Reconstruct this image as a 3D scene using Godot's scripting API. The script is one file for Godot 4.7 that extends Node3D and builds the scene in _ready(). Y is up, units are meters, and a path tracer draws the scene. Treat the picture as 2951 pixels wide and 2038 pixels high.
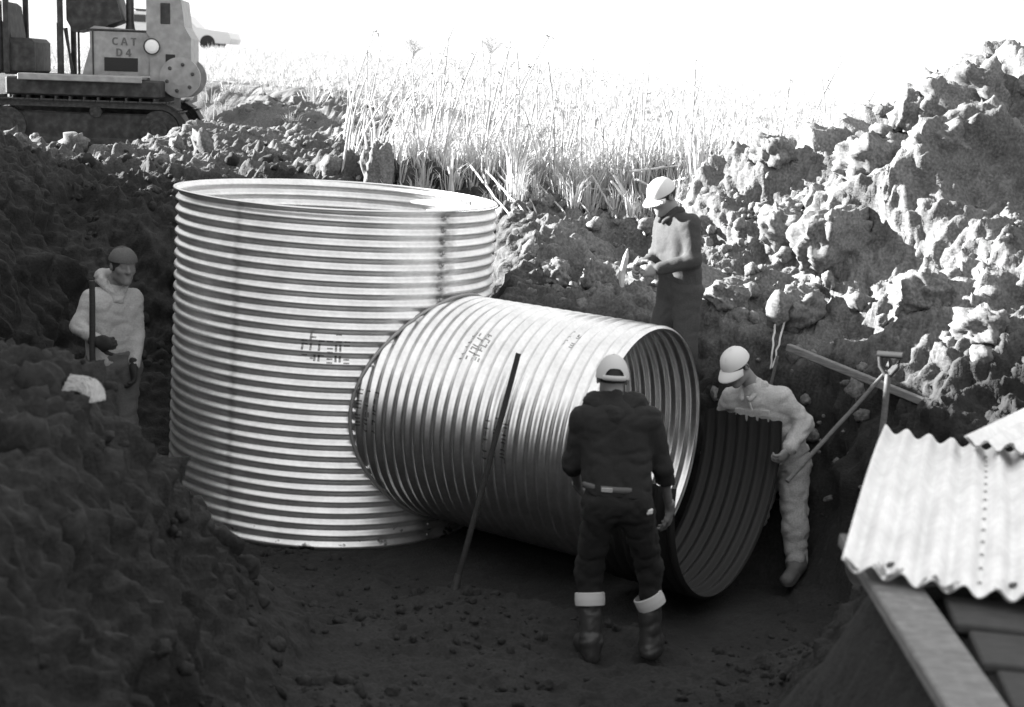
extends Node3D

# ------------------------------------------------------------------ globals
var rng := RandomNumberGenerator.new()
var taken := {}
var M := {}
var nA := FastNoiseLite.new()
var nB := FastNoiseLite.new()
var nC := FastNoiseLite.new()
var nD := FastNoiseLite.new()
var nE := FastNoiseLite.new()
var nF := FastNoiseLite.new()
var nFold := FastNoiseLite.new()

# ------------------------------------------------------------------ mesh builder
class Wind:
	# turn every triangle so that it agrees with its normals (front faces run clockwise)
	static func fix(v: PackedVector3Array, n: PackedVector3Array, idx: PackedInt32Array) -> PackedInt32Array:
		var k := 0
		while k < idx.size():
			var a := idx[k]
			var b := idx[k + 1]
			var c := idx[k + 2]
			if (v[b] - v[a]).cross(v[c] - v[a]).dot(n[a] + n[b] + n[c]) > 0.0:
				idx[k + 1] = c
				idx[k + 2] = b
			k += 3
		return idx
class MB:
	var v := PackedVector3Array()
	var n := PackedVector3Array()
	var t := PackedVector2Array()
	var idx := PackedInt32Array()
	func tri(a: Vector3, b: Vector3, c: Vector3, hint: Vector3) -> void:
		var nn := (b - a).cross(c - a)
		if nn.length() < 1e-12:
			return
		nn = nn.normalized()
		var q := v.size()
		if nn.dot(hint) < 0.0:
			nn = -nn
			v.append(a); v.append(b); v.append(c)
		else:
			v.append(a); v.append(c); v.append(b)
		for i in 3:
			n.append(nn)
		t.append(Vector2(a.x + a.z, a.y)); t.append(Vector2(b.x + b.z, b.y)); t.append(Vector2(c.x + c.z, c.y))
		idx.append(q); idx.append(q + 1); idx.append(q + 2)
	func quad(a: Vector3, b: Vector3, c: Vector3, d: Vector3, hint: Vector3) -> void:
		tri(a, b, c, hint)
		tri(a, c, d, hint)
	func box(c: Vector3, s: Vector3, basis: Basis = Basis.IDENTITY, ch: float = 0.01) -> void:
		var h := s * 0.5
		ch = minf(ch, minf(h.x, minf(h.y, h.z)) * 0.8)
		var P := {}
		for sx in [-1, 1]:
			for sy in [-1, 1]:
				for sz in [-1, 1]:
					P[Vector4i(sx, sy, sz, 0)] = c + basis * Vector3(sx * h.x, sy * (h.y - ch), sz * (h.z - ch))
					P[Vector4i(sx, sy, sz, 1)] = c + basis * Vector3(sx * (h.x - ch), sy * h.y, sz * (h.z - ch))
					P[Vector4i(sx, sy, sz, 2)] = c + basis * Vector3(sx * (h.x - ch), sy * (h.y - ch), sz * h.z)
		for s1 in [-1, 1]:
			quad(P[Vector4i(s1, -1, -1, 0)], P[Vector4i(s1, 1, -1, 0)], P[Vector4i(s1, 1, 1, 0)], P[Vector4i(s1, -1, 1, 0)], basis * Vector3(s1, 0, 0))
			quad(P[Vector4i(-1, s1, -1, 1)], P[Vector4i(1, s1, -1, 1)], P[Vector4i(1, s1, 1, 1)], P[Vector4i(-1, s1, 1, 1)], basis * Vector3(0, s1, 0))
			quad(P[Vector4i(-1, -1, s1, 2)], P[Vector4i(1, -1, s1, 2)], P[Vector4i(1, 1, s1, 2)], P[Vector4i(-1, 1, s1, 2)], basis * Vector3(0, 0, s1))
			for s2 in [-1, 1]:
				quad(P[Vector4i(s1, s2, -1, 0)], P[Vector4i(s1, s2, 1, 0)], P[Vector4i(s1, s2, 1, 1)], P[Vector4i(s1, s2, -1, 1)], basis * Vector3(s1, s2, 0))
				quad(P[Vector4i(s1, -1, s2, 0)], P[Vector4i(s1, 1, s2, 0)], P[Vector4i(s1, 1, s2, 2)], P[Vector4i(s1, -1, s2, 2)], basis * Vector3(s1, 0, s2))
				quad(P[Vector4i(-1, s1, s2, 1)], P[Vector4i(1, s1, s2, 1)], P[Vector4i(1, s1, s2, 2)], P[Vector4i(-1, s1, s2, 2)], basis * Vector3(0, s1, s2))
				for s3 in [-1, 1]:
					tri(P[Vector4i(s1, s2, s3, 0)], P[Vector4i(s1, s2, s3, 1)], P[Vector4i(s1, s2, s3, 2)], basis * Vector3(s1, s2, s3))
	# smooth tube through points; radii given per point
	func tube(pts: Array, rad: Array, segs: int = 10, caps: bool = true, squash: float = 1.0) -> void:
		var base := v.size()
		var up := Vector3.UP
		var count := pts.size()
		var len0 := 0.0
		for i in count:
			var d: Vector3
			if i == 0:
				d = pts[1] - pts[0]
			elif i == count - 1:
				d = pts[i] - pts[i - 1]
			else:
				d = pts[i + 1] - pts[i - 1]
			d = d.normalized()
			if absf(d.dot(up)) > 0.95:
				up = Vector3.RIGHT if absf(d.x) < 0.8 else Vector3.BACK
			var s := d.cross(up).normalized()
			var u := s.cross(d).normalized()
			if i > 0:
				len0 += (pts[i] - pts[i - 1]).length()
			for k in segs + 1:
				var a := TAU * k / segs
				var q := s * cos(a) + u * sin(a) * squash
				v.append(pts[i] + q * float(rad[i]))
				n.append((s * cos(a) * squash + u * sin(a)).normalized())
				t.append(Vector2(float(k) / segs * 0.3, len0))
		for i in count - 1:
			for k in segs:
				var q0 := base + i * (segs + 1) + k
				idx.append(q0); idx.append(q0 + segs + 1); idx.append(q0 + 1)
				idx.append(q0 + 1); idx.append(q0 + segs + 1); idx.append(q0 + segs + 2)
		if caps:
			for e in 2:
				var i: int = 0 if e == 0 else count - 1
				var dd: Vector3 = (pts[0] - pts[1]) if e == 0 else (pts[i] - pts[i - 1])
				for k in segs:
					tri(pts[i], v[base + i * (segs + 1) + k], v[base + i * (segs + 1) + k + 1], dd)
	# solid of revolution: profile of Vector2(radius, along), round axis from o along d
	func lathe(o: Vector3, d: Vector3, prof: Array, segs: int = 20) -> void:
		d = d.normalized()
		var s := d.cross(Vector3.UP if absf(d.y) < 0.9 else Vector3.RIGHT).normalized()
		var u := s.cross(d).normalized()
		for i in prof.size() - 1:
			var p0: Vector2 = prof[i]
			var p1: Vector2 = prof[i + 1]
			var e := Vector2(p1.y - p0.y, -(p1.x - p0.x))
			if e.length() < 1e-9:
				continue
			e = e.normalized()
			var base := v.size()
			for k in segs + 1:
				var a := TAU * k / segs
				var q := s * cos(a) + u * sin(a)
				v.append(o + d * p0.y + q * p0.x)
				v.append(o + d * p1.y + q * p1.x)
				var nn := (q * e.x + d * e.y).normalized()
				n.append(nn); n.append(nn)
				t.append(Vector2(float(k) / segs, p0.y)); t.append(Vector2(float(k) / segs, p1.y))
			for k in segs:
				var q0 := base + k * 2
				idx.append(q0); idx.append(q0 + 1); idx.append(q0 + 2)
				idx.append(q0 + 2); idx.append(q0 + 1); idx.append(q0 + 3)
	# outline polygon (x,y) extruded along z from z0 to z1, in a basis
	func slab(poly: PackedVector2Array, z0: float, z1: float, o: Vector3 = Vector3.ZERO, basis: Basis = Basis.IDENTITY) -> void:
		var tr := Geometry2D.triangulate_polygon(poly)
		var i := 0
		while i < tr.size():
			var a := poly[tr[i]]
			var b := poly[tr[i + 1]]
			var c := poly[tr[i + 2]]
			tri(o + basis * Vector3(a.x, a.y, z1), o + basis * Vector3(b.x, b.y, z1), o + basis * Vector3(c.x, c.y, z1), basis * Vector3(0, 0, z1 - z0))
			tri(o + basis * Vector3(a.x, a.y, z0), o + basis * Vector3(b.x, b.y, z0), o + basis * Vector3(c.x, c.y, z0), basis * Vector3(0, 0, z0 - z1))
			i += 3
		var cw := Geometry2D.is_polygon_clockwise(poly)
		for k in poly.size():
			var a := poly[k]
			var b := poly[(k + 1) % poly.size()]
			var e := Vector2(b.y - a.y, -(b.x - a.x))
			if cw:
				e = -e
			quad(o + basis * Vector3(a.x, a.y, z0), o + basis * Vector3(b.x, b.y, z0), o + basis * Vector3(b.x, b.y, z1), o + basis * Vector3(a.x, a.y, z1), basis * Vector3(e.x, e.y, 0))
	func mesh() -> ArrayMesh:
		idx = Wind.fix(v, n, idx)
		var arr := []
		arr.resize(Mesh.ARRAY_MAX)
		arr[Mesh.ARRAY_VERTEX] = v
		arr[Mesh.ARRAY_NORMAL] = n
		arr[Mesh.ARRAY_TEX_UV] = t
		arr[Mesh.ARRAY_INDEX] = idx
		var m := ArrayMesh.new()
		m.add_surface_from_arrays(Mesh.PRIMITIVE_TRIANGLES, arr)
		return m

# ------------------------------------------------------------------ signed distance bodies
class Field:
	var o: Vector3
	var c: float
	var nx: int
	var ny: int
	var nz: int
	var d := PackedFloat32Array()
	func _init(lo: Vector3, hi: Vector3, cell: float) -> void:
		o = lo
		c = cell
		nx = int((hi.x - lo.x) / cell) + 2
		ny = int((hi.y - lo.y) / cell) + 2
		nz = int((hi.z - lo.z) / cell) + 2
		d.resize(nx * ny * nz)
		d.fill(9.0)
	func cap(a: Vector3, b: Vector3, ra: float, rb: float, k: float = 0.03) -> void:
		var m := maxf(ra, rb) + k + c * 2.5
		var lo := (Vector3(minf(a.x, b.x) - m, minf(a.y, b.y) - m, minf(a.z, b.z) - m) - o) / c
		var hi := (Vector3(maxf(a.x, b.x) + m, maxf(a.y, b.y) + m, maxf(a.z, b.z) + m) - o) / c
		var x0 := maxi(0, int(lo.x)); var x1 := mini(nx - 1, int(hi.x))
		var y0 := maxi(0, int(lo.y)); var y1 := mini(ny - 1, int(hi.y))
		var z0 := maxi(0, int(lo.z)); var z1 := mini(nz - 1, int(hi.z))
		var ab := b - a
		var l2 := maxf(ab.length_squared(), 1e-9)
		for z in range(z0, z1 + 1):
			for y in range(y0, y1 + 1):
				var row := (z * ny + y) * nx
				var p := o + Vector3(x0, y, z) * c - a
				for x in range(x0, x1 + 1):
					var tt := clampf(p.dot(ab) / l2, 0.0, 1.0)
					var e := (p - ab * tt).length() - lerpf(ra, rb, tt)
					p.x += c
					var w := d[row + x]
					var h := k - absf(w - e)
					if h > 0.0:
						d[row + x] = minf(w, e) - h * h / (4.0 * k)
					elif e < w:
						d[row + x] = e
	func ell(q: Vector3, r: Vector3, bs: Basis = Basis.IDENTITY, k: float = 0.03, cut: bool = false) -> void:
		var m := maxf(r.x, maxf(r.y, r.z)) + k + c * 2.5
		var lo := (q - Vector3(m, m, m) - o) / c
		var hi := (q + Vector3(m, m, m) - o) / c
		var x0 := maxi(0, int(lo.x)); var x1 := mini(nx - 1, int(hi.x))
		var y0 := maxi(0, int(lo.y)); var y1 := mini(ny - 1, int(hi.y))
		var z0 := maxi(0, int(lo.z)); var z1 := mini(nz - 1, int(hi.z))
		var inv := bs.inverse()
		var r2 := r * r
		for z in range(z0, z1 + 1):
			for y in range(y0, y1 + 1):
				var row := (z * ny + y) * nx
				for x in range(x0, x1 + 1):
					var p := inv * (o + Vector3(x, y, z) * c - q)
					var k0 := (p / r).length()
					var k1 := (p / r2).length()
					var e := k0 * (k0 - 1.0) / maxf(k1, 1e-5)
					var w := d[row + x]
					if cut:
						d[row + x] = maxf(w, -e)
						continue
					var h := k - absf(w - e)
					if h > 0.0:
						d[row + x] = minf(w, e) - h * h / (4.0 * k)
					elif e < w:
						d[row + x] = e
	func plane(pt: Vector3, nn: Vector3) -> void:
		# keep only the side nn points away from
		for z in nz:
			for y in ny:
				var row := (z * ny + y) * nx
				for x in nx:
					var w := d[row + x]
					if w < c * 3.0:
						d[row + x] = maxf(w, (o + Vector3(x, y, z) * c - pt).dot(nn))
	# surface nets; vertices are appended to mb, then moved by fold noise
	func net(mb: MB, noise: FastNoiseLite = null, amp: float = 0.0, stretch: Vector3 = Vector3.ONE, off: Vector3 = Vector3.ZERO) -> void:
		var ids := {}
		var lim := c * 1.9
		var base := mb.v.size()
		var offs := PackedInt32Array([0, 1, nx, nx + 1, nx * ny, nx * ny + 1, nx * ny + nx, nx * ny + nx + 1])
		var quads := PackedInt32Array()
		for z in nz - 1:
			for y in ny - 1:
				var row := (z * ny + y) * nx
				for x in nx - 1:
					var i := row + x
					var d0 := d[i]
					if d0 > lim or d0 < -lim:
						continue
					var mask := 0
					for k in 8:
						if d[i + offs[k]] < 0.0:
							mask |= 1 << k
					if mask == 0 or mask == 255:
						continue
					var s := Vector3.ZERO
					var cnt := 0
					for e in 12:
						var a: int = EA[e]
						var b: int = EB[e]
						if ((mask >> a) & 1) != ((mask >> b) & 1):
							var va := d[i + offs[a]]
							var vb := d[i + offs[b]]
							var f := va / (va - vb)
							s += Vector3(lerpf(a & 1, b & 1, f), lerpf((a >> 1) & 1, (b >> 1) & 1, f), lerpf((a >> 2) & 1, (b >> 2) & 1, f))
							cnt += 1
					s /= cnt
					ids[i] = mb.v.size()
					mb.v.append(o + (Vector3(x, y, z) + s) * c)
					mb.n.append(Vector3.ZERO)
					mb.t.append(Vector2.ZERO)
					var in0 := d0 < 0.0
					if in0 != (d[i + 1] < 0.0) and y > 0 and z > 0:
						quads.append_array(PackedInt32Array([i, i - nx, i - nx - nx * ny, i - nx * ny, 1 if in0 else 0]))
					if in0 != (d[i + nx] < 0.0) and x > 0 and z > 0:
						quads.append_array(PackedInt32Array([i, i - nx * ny, i - 1 - nx * ny, i - 1, 1 if in0 else 0]))
					if in0 != (d[i + nx * ny] < 0.0) and x > 0 and y > 0:
						quads.append_array(PackedInt32Array([i, i - 1, i - 1 - nx, i - nx, 1 if in0 else 0]))
		var ist := mb.idx.size()
		var q := 0
		while q < quads.size():
			if ids.has(quads[q + 1]) and ids.has(quads[q + 2]) and ids.has(quads[q + 3]):
				var a: int = ids[quads[q]]
				var b: int = ids[quads[q + 1]]
				var e: int = ids[quads[q + 2]]
				var f: int = ids[quads[q + 3]]
				if quads[q + 4] == 1:
					mb.idx.append_array(PackedInt32Array([a, e, b, a, f, e]))
				else:
					mb.idx.append_array(PackedInt32Array([a, b, e, a, e, f]))
			q += 5
		for pass_no in (2 if noise != null else 1):
			for j in range(base, mb.n.size()):
				mb.n[j] = Vector3.ZERO
			var k2 := ist
			while k2 < mb.idx.size():
				var a := mb.idx[k2]
				var b := mb.idx[k2 + 1]
				var e := mb.idx[k2 + 2]
				var nn := -(mb.v[b] - mb.v[a]).cross(mb.v[e] - mb.v[a])
				mb.n[a] += nn; mb.n[b] += nn; mb.n[e] += nn
				k2 += 3
			for j in range(base, mb.n.size()):
				mb.n[j] = mb.n[j].normalized()
			if noise != null and pass_no == 0:
				for j in range(base, mb.v.size()):
					# creases: sharp valleys between soft bulges, drawn out along a slant
					var p0 := mb.v[j] + off
					var p := Vector3(p0.x * 0.9 + p0.y * 0.55, p0.y * 1.7 - p0.x * 0.6, p0.z * 0.8 + p0.y * 0.3) * stretch
					var q1 := absf(noise.get_noise_3d(p.x, p.y, p.z))
					var q2 := absf(noise.get_noise_3d(p.x * 2.3 + 7.0, p.y * 1.6, p.z * 2.3))
					mb.v[j] += mb.n[j] * ((minf(q1 * 3.0, 1.0) - 0.7) * amp + (minf(q2 * 4.0, 1.0) - 0.7) * amp * 0.35)
	const EA := [0, 2, 4, 6, 0, 1, 4, 5, 0, 1, 2, 3]
	const EB := [1, 3, 5, 7, 2, 3, 6, 7, 4, 5, 6, 7]

# ------------------------------------------------------------------ scene helpers
func numbered(called: String) -> String:
	if not taken.has(called):
		taken[called] = 0
		return called
	taken[called] += 1
	return "%s_%03d" % [called, taken[called]]
func tag(o: Node, label: String, category: String = "", group: String = "", kind: String = "") -> void:
	if label != "": o.set_meta("label", label)
	if category != "": o.set_meta("category", category)
	if group != "": o.set_meta("group", group)
	if kind != "": o.set_meta("kind", kind)
func thing(called: String, at: Vector3, label: String, category: String, group: String = "") -> Node3D:
	var o := Node3D.new()
	o.name = numbered(called)
	add_child(o)
	o.position = at
	tag(o, label, category, group)
	return o
func part(called: String, m: Mesh, mat: Material, parent: Node) -> MeshInstance3D:
	var o := MeshInstance3D.new()
	o.mesh = m
	o.material_override = mat
	if parent == self:
		o.name = numbered(called)
	else:
		o.name = called
	parent.add_child(o, true)
	return o
func grey(x: float) -> Color:
	return Color(x, x, x).linear_to_srgb()
func mat(albedo: float, rough: float = 0.9, metal: float = 0.0) -> StandardMaterial3D:
	var m := StandardMaterial3D.new()
	m.albedo_color = grey(albedo)
	m.roughness = rough
	m.metallic = metal
	return m
func noise_image(freq: float, octaves: int, sd: int, size: int, lo: float, hi: float, contrast: float = 1.0) -> Image:
	var f := FastNoiseLite.new()
	f.seed = sd
	f.noise_type = FastNoiseLite.TYPE_SIMPLEX_SMOOTH
	f.frequency = freq
	f.fractal_octaves = octaves
	var src := f.get_seamless_image(size, size, false, false, 0.12, true)
	var out := Image.create(size, size, true, Image.FORMAT_RGB8)
	for y in size:
		for x in size:
			var t := clampf((src.get_pixel(x, y).r - 0.5) * contrast + 0.5, 0.0, 1.0)
			var q := lerpf(lo, hi, t)
			out.set_pixel(x, y, Color(q, q, q))
	out.generate_mipmaps()
	return out
func noise_normal(freq: float, octaves: int, sd: int, size: int, strength: float) -> ImageTexture:
	var f := FastNoiseLite.new()
	f.seed = sd
	f.frequency = freq
	f.fractal_octaves = octaves
	var src := f.get_seamless_image(size, size, false, false, 0.12, true)
	src.convert(Image.FORMAT_RGBA8)
	src.bump_map_to_normal_map(strength)
	src.generate_mipmaps()
	return ImageTexture.create_from_image(src)
func textured(m: StandardMaterial3D, img: Image, scale: float, normal: Texture2D = null, nscale: float = 1.0) -> StandardMaterial3D:
	m.albedo_texture = ImageTexture.create_from_image(img)
	m.uv1_triplanar = true
	m.uv1_world_triplanar = true
	m.uv1_scale = Vector3(scale, scale, scale)
	if normal != null:
		m.normal_enabled = true
		m.normal_texture = normal
		m.normal_scale = nscale
	return m
func ss(a: float, b: float, x: float) -> float:
	var t := clampf((x - a) / (b - a), 0.0, 1.0)
	return t * t * (3.0 - 2.0 * t)

# ------------------------------------------------------------------ terrain
# profiles of the dig from the near bank (z = 0) to the far rim, one for each station across it
const STATIONS := [-12.0, -6.2, -4.3, -3.0, -2.2, -1.8, -1.45, -0.9, 0.0, 0.85, 1.25, 1.9, 2.6, 3.3, 4.2, 6.0, 10.0]
const PROFILES := [
	[0, 1.6, -2, 2.2, -6, 3.2, -10, 3.2, -12.5, 2.6, -14, 2.0],
	[0, 1.5, -2, 3.2, -4, 4.5, -6, 4.6, -8, 4.4, -10.3, 3.9, -12.2, 3.8, -13.4, 2.3, -14.5, 2.0],
	[0, 1.45, -3, 1.55, -5, 1.7, -6.5, 1.85, -8, 2.1, -9.5, 2.25, -11, 2.1, -12.5, 1.98, -14, 1.94],
	[0, 1.45, -3, 1.5, -5, 1.62, -6.5, 1.68, -7.5, 1.45, -8.3, 0.7, -9, 0.2, -10.5, 0.15, -11.3, 0.6, -12.3, 1.70, -13, 2.04, -14, 2.0],
	[0, 1.45, -3, 1.5, -5, 1.58, -6.5, 1.68, -7.2, 1.34, -8, 0.46, -8.8, 0.02, -10, 0.0, -11.4, 0.1, -12.4, 1.55, -13.1, 2.16, -14, 2.12],
	[0, 1.45, -2.6, 1.4, -4, 1.32, -5.5, 1.5, -6.5, 1.5, -7.2, 1.0, -8, 0.2, -8.8, -0.12, -11.6, 0.0, -12.4, 1.45, -13.2, 2.18, -14, 2.12],
	[0, 1.45, -2.6, 1.4, -4, 1.0, -5.5, 0.98, -6.5, 0.9, -7.2, 0.52, -8, 0.1, -8.8, -0.12, -11.6, 0.0, -12.4, 1.45, -13.2, 2.18, -14, 2.12],
	[0, 1.4, -2, 1.3, -3, 0.8, -4.5, 0.3, -6, 0.22, -7, 0.06, -8, -0.08, -9, -0.16, -11.8, 0.0, -12.4, 1.35, -13.2, 2.18, -14, 2.12],
	[0, 1.4, -2, 1.2, -3, 0.4, -4.5, 0.05, -6, 0.0, -8, -0.04, -9, -0.1, -9.9, 0.2, -10.4, 1.0, -11, 1.3, -11.6, 1.65, -12.3, 1.92, -13, 2.16, -14, 2.12],
	[0, 1.4, -2.2, 1.3, -3, 0.9, -4, 0.55, -5, 0.2, -6.5, 0.0, -8.5, -0.1, -9.5, 0.3, -10, 0.8, -11, 1.35, -11.6, 1.7, -12.3, 1.98, -13, 2.2, -14, 2.15],
	[0, 1.45, -3, 1.47, -4.5, 1.47, -5.2, 0.9, -6, 0.2, -7, 0.0, -8.3, -0.2, -9.45, -0.22, -9.72, 0.3, -10, 0.8, -11, 1.4, -11.8, 1.85, -12.8, 2.26, -14, 2.2],
	[0, 1.45, -3, 1.48, -5.9, 1.5, -6.5, 0.9, -7.2, 0.2, -8, -0.1, -9.38, -0.24, -9.62, 0.35, -9.95, 1.15, -10.5, 1.6, -11, 1.88, -11.8, 2.3, -12.6, 2.36, -13.5, 2.25, -14.5, 2.25],
	[0, 1.45, -6, 1.5, -6.8, 1.0, -7.6, 0.55, -8.2, 0.74, -9, 1.24, -9.8, 1.62, -10.5, 1.98, -11.2, 2.5, -12, 2.78, -13, 2.6, -14.2, 2.3],
	[0, 1.45, -6, 1.5, -7, 1.1, -8, 1.05, -9, 1.55, -10, 2.05, -11, 2.7, -11.8, 3.12, -12.6, 3.05, -13.5, 2.7, -15, 2.3],
	[0, 1.5, -6, 1.5, -8, 1.5, -9, 1.9, -10, 2.4, -11, 2.9, -12, 3.35, -12.8, 3.3, -14, 2.7, -15.5, 2.3],
	[0, 1.5, -6, 1.6, -8, 1.8, -10, 2.5, -12, 3.1, -13.5, 2.8, -15.5, 2.25],
	[0, 1.5, -6, 1.6, -9, 1.9, -12, 2.1, -15, 2.1]]

func profile(k: int, z: float) -> float:
	var p: Array = PROFILES[k]
	var m := p.size()
	if z >= p[0]:
		return p[1]
	var i := 0
	while i + 3 < m:
		if z >= p[i + 2]:
			var t := (z - float(p[i])) / (float(p[i + 2]) - float(p[i]))
			return lerpf(p[i + 1], p[i + 3], lerpf(t, t * t * (3.0 - 2.0 * t), 0.5))
		i += 2
	return p[m - 1]
func rim_ground(x: float, z: float) -> float:
	var t := -z
	# the field climbs from the rim; a bench is cut into it where the bulldozer stands
	var g := 2.14 + 0.46 * ss(13.8, 23.0, t)
	g = lerpf(g, 2.06 - 0.32 * ss(13.0, 17.5, t), (1.0 - ss(-4.5, -3.5, x)) * (1.0 - ss(20.2, 24.0, t)))
	var ridge := 3.65 - 0.0027 * (x + 3.0) * (x + 3.0)
	ridge = maxf(ridge, -4.0)
	g = lerpf(g, ridge, pow(clampf((t - 22.0) / 40.0, 0.0, 1.0), 1.1))
	if t > 62.0:
		g -= (t - 62.0) * 0.03
	return g
func height0(x: float, z: float) -> float:
	var k := 0
	while k < STATIONS.size() - 2 and x > STATIONS[k + 1]:
		k += 1
	var t := clampf((x - float(STATIONS[k])) / (float(STATIONS[k + 1]) - float(STATIONS[k])), 0.0, 1.0)
	var a := lerpf(profile(k, z), profile(k + 1, z), lerpf(t, t * t * (3.0 - 2.0 * t), 0.4))
	return lerpf(a, rim_ground(x, z), ss(13.4, 15.6, -z))
# how cloddy the soil is: 1 on thrown-up spoil, less on the trodden floor and the field
func cloddy(x: float, z: float, h: float) -> float:
	var spoil := ss(0.15, 0.7, h) * (1.0 - ss(13.6, 16.5, -z))
	var f := lerpf(0.34, 1.0, spoil)
	f = maxf(f, 0.75 * ss(13.0, 14.0, -z) * (1.0 - ss(19.0, 24.0, -z)) * (1.0 - ss(-1.0, 0.5, x)))
	f *= 1.0 - 0.62 * ss(16.0, 40.0, -z) * ss(-2.0, 1.0, x) - 0.3 * ss(22.0, 50.0, -z)
	# trodden flat where the boards and sheets lie on the near bank
	f *= 1.0 - 0.9 * ss(0.95, 1.15, x) * ss(-6.3, -5.6, z)
	return f
# the dig is levelled where the pipes stand and lie
func bedded(x: float, z: float) -> float:
	var rel := Vector2(x + 1.31, z + 10.3)
	var along := clampf(rel.dot(Vector2(0.848, 0.530)), 0.0, 3.3)
	var off := (rel - Vector2(0.848, 0.530) * along).length()
	return maxf(1.0 - ss(0.70, 0.98, off), 1.0 - ss(1.10, 1.32, rel.length()))
func height1(x: float, z: float) -> float:
	var h := height0(x, z)
	return lerpf(h, minf(h, -0.15), bedded(x, z))
# roughness of the dug soil, measured out from the smooth slope; noise is taken in space so that steep faces do not smear
func rough_at(x: float, h: float, z: float) -> float:
	var f := cloddy(x, z, h) * (1.0 - 0.6 * bedded(x, z))
	var y := h * 0.9
	var wx := x + 0.10 * nA.get_noise_3d(x * 9.0, y * 9.0, z * 9.0)
	var wz := z + 0.10 * nA.get_noise_3d(x * 9.0 + 71.0, y * 9.0, z * 9.0)
	var big := nA.get_noise_3d(x * 2.2, y * 2.2, z * 2.2)
	var lump := -nB.get_noise_3d(wx, y, wz)
	var small := -nC.get_noise_3d(wx, y, wz)
	var fine := nD.get_noise_3d(x, y, z)
	var grit := nF.get_noise_3d(x, y, z)
	var crumb := absf(nE.get_noise_3d(x, y, z))
	var crag := 1.0 - 2.2 * absf(nE.get_noise_3d(x * 0.30 + 90.0, y * 0.30, z * 0.30))
	var heap := ss(0.8, 1.6, h) * ss(-0.4, 0.8, x) * ss(9.4, 10.4, -z) * (1.0 - ss(13.0, 14.0, -z))
	var mid := (1.0 - 0.7 * heap) * (1.0 - 0.35 * (1.0 - ss(-1.0, 0.0, x)) * ss(-13.0, -12.0, z))
	return f * (0.16 * big + mid * 0.16 * (lump - 0.45) * (0.4 + 1.2 * absf(big)) + 0.07 * (small - 0.45) * (0.3 + absf(fine) * 2.4) + 0.05 * fine + 0.045 * grit + mid * 0.13 * (crumb - 0.2) + (0.15 - 0.09 * heap) * (crag - 0.45)) + heap * (0.46 * nA.get_noise_3d(x * 4.6 + 11.0, y * 4.6, z * 4.6) + 0.26 * nA.get_noise_3d(x * 9.5 + 31.0, y * 9.5, z * 9.5) + 0.05 * (crag - 0.45))
func slope_normal(x: float, z: float) -> Vector3:
	var e := 0.12
	return Vector3(height1(x - e, z) - height1(x + e, z), 2.0 * e, height1(x, z - e) - height1(x, z + e)).normalized()
func height(x: float, z: float) -> float:
	var h := height1(x, z)
	return h + rough_at(x, h, z) * slope_normal(x, z).y
func axis(lo: float, hi: float, step: float, out_lo: float, out_hi: float, grow: float) -> PackedFloat32Array:
	var mid := PackedFloat32Array()
	var x := lo
	while x <= hi:
		mid.append(x)
		x += step
	var left := PackedFloat32Array()
	var s := step
	x = lo
	while x > out_lo:
		s *= grow
		x -= s
		left.append(x)
	left.reverse()
	var res := PackedFloat32Array()
	res.append_array(left)
	res.append_array(mid)
	s = step
	x = mid[mid.size() - 1]
	while x < out_hi:
		s *= grow
		x += s
		res.append(x)
	return res
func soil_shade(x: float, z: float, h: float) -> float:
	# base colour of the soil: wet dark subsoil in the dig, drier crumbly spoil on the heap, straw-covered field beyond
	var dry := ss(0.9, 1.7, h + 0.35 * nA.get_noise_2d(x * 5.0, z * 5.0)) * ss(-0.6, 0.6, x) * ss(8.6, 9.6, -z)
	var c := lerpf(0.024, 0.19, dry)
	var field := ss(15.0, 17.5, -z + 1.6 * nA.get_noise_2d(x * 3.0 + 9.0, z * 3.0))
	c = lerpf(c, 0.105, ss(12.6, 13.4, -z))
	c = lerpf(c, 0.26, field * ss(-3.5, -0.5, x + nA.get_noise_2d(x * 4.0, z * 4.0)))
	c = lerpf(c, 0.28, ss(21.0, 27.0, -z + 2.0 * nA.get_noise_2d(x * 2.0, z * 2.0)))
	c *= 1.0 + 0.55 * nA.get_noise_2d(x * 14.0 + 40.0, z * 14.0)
	return clampf(c, 0.02, 0.5)
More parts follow.
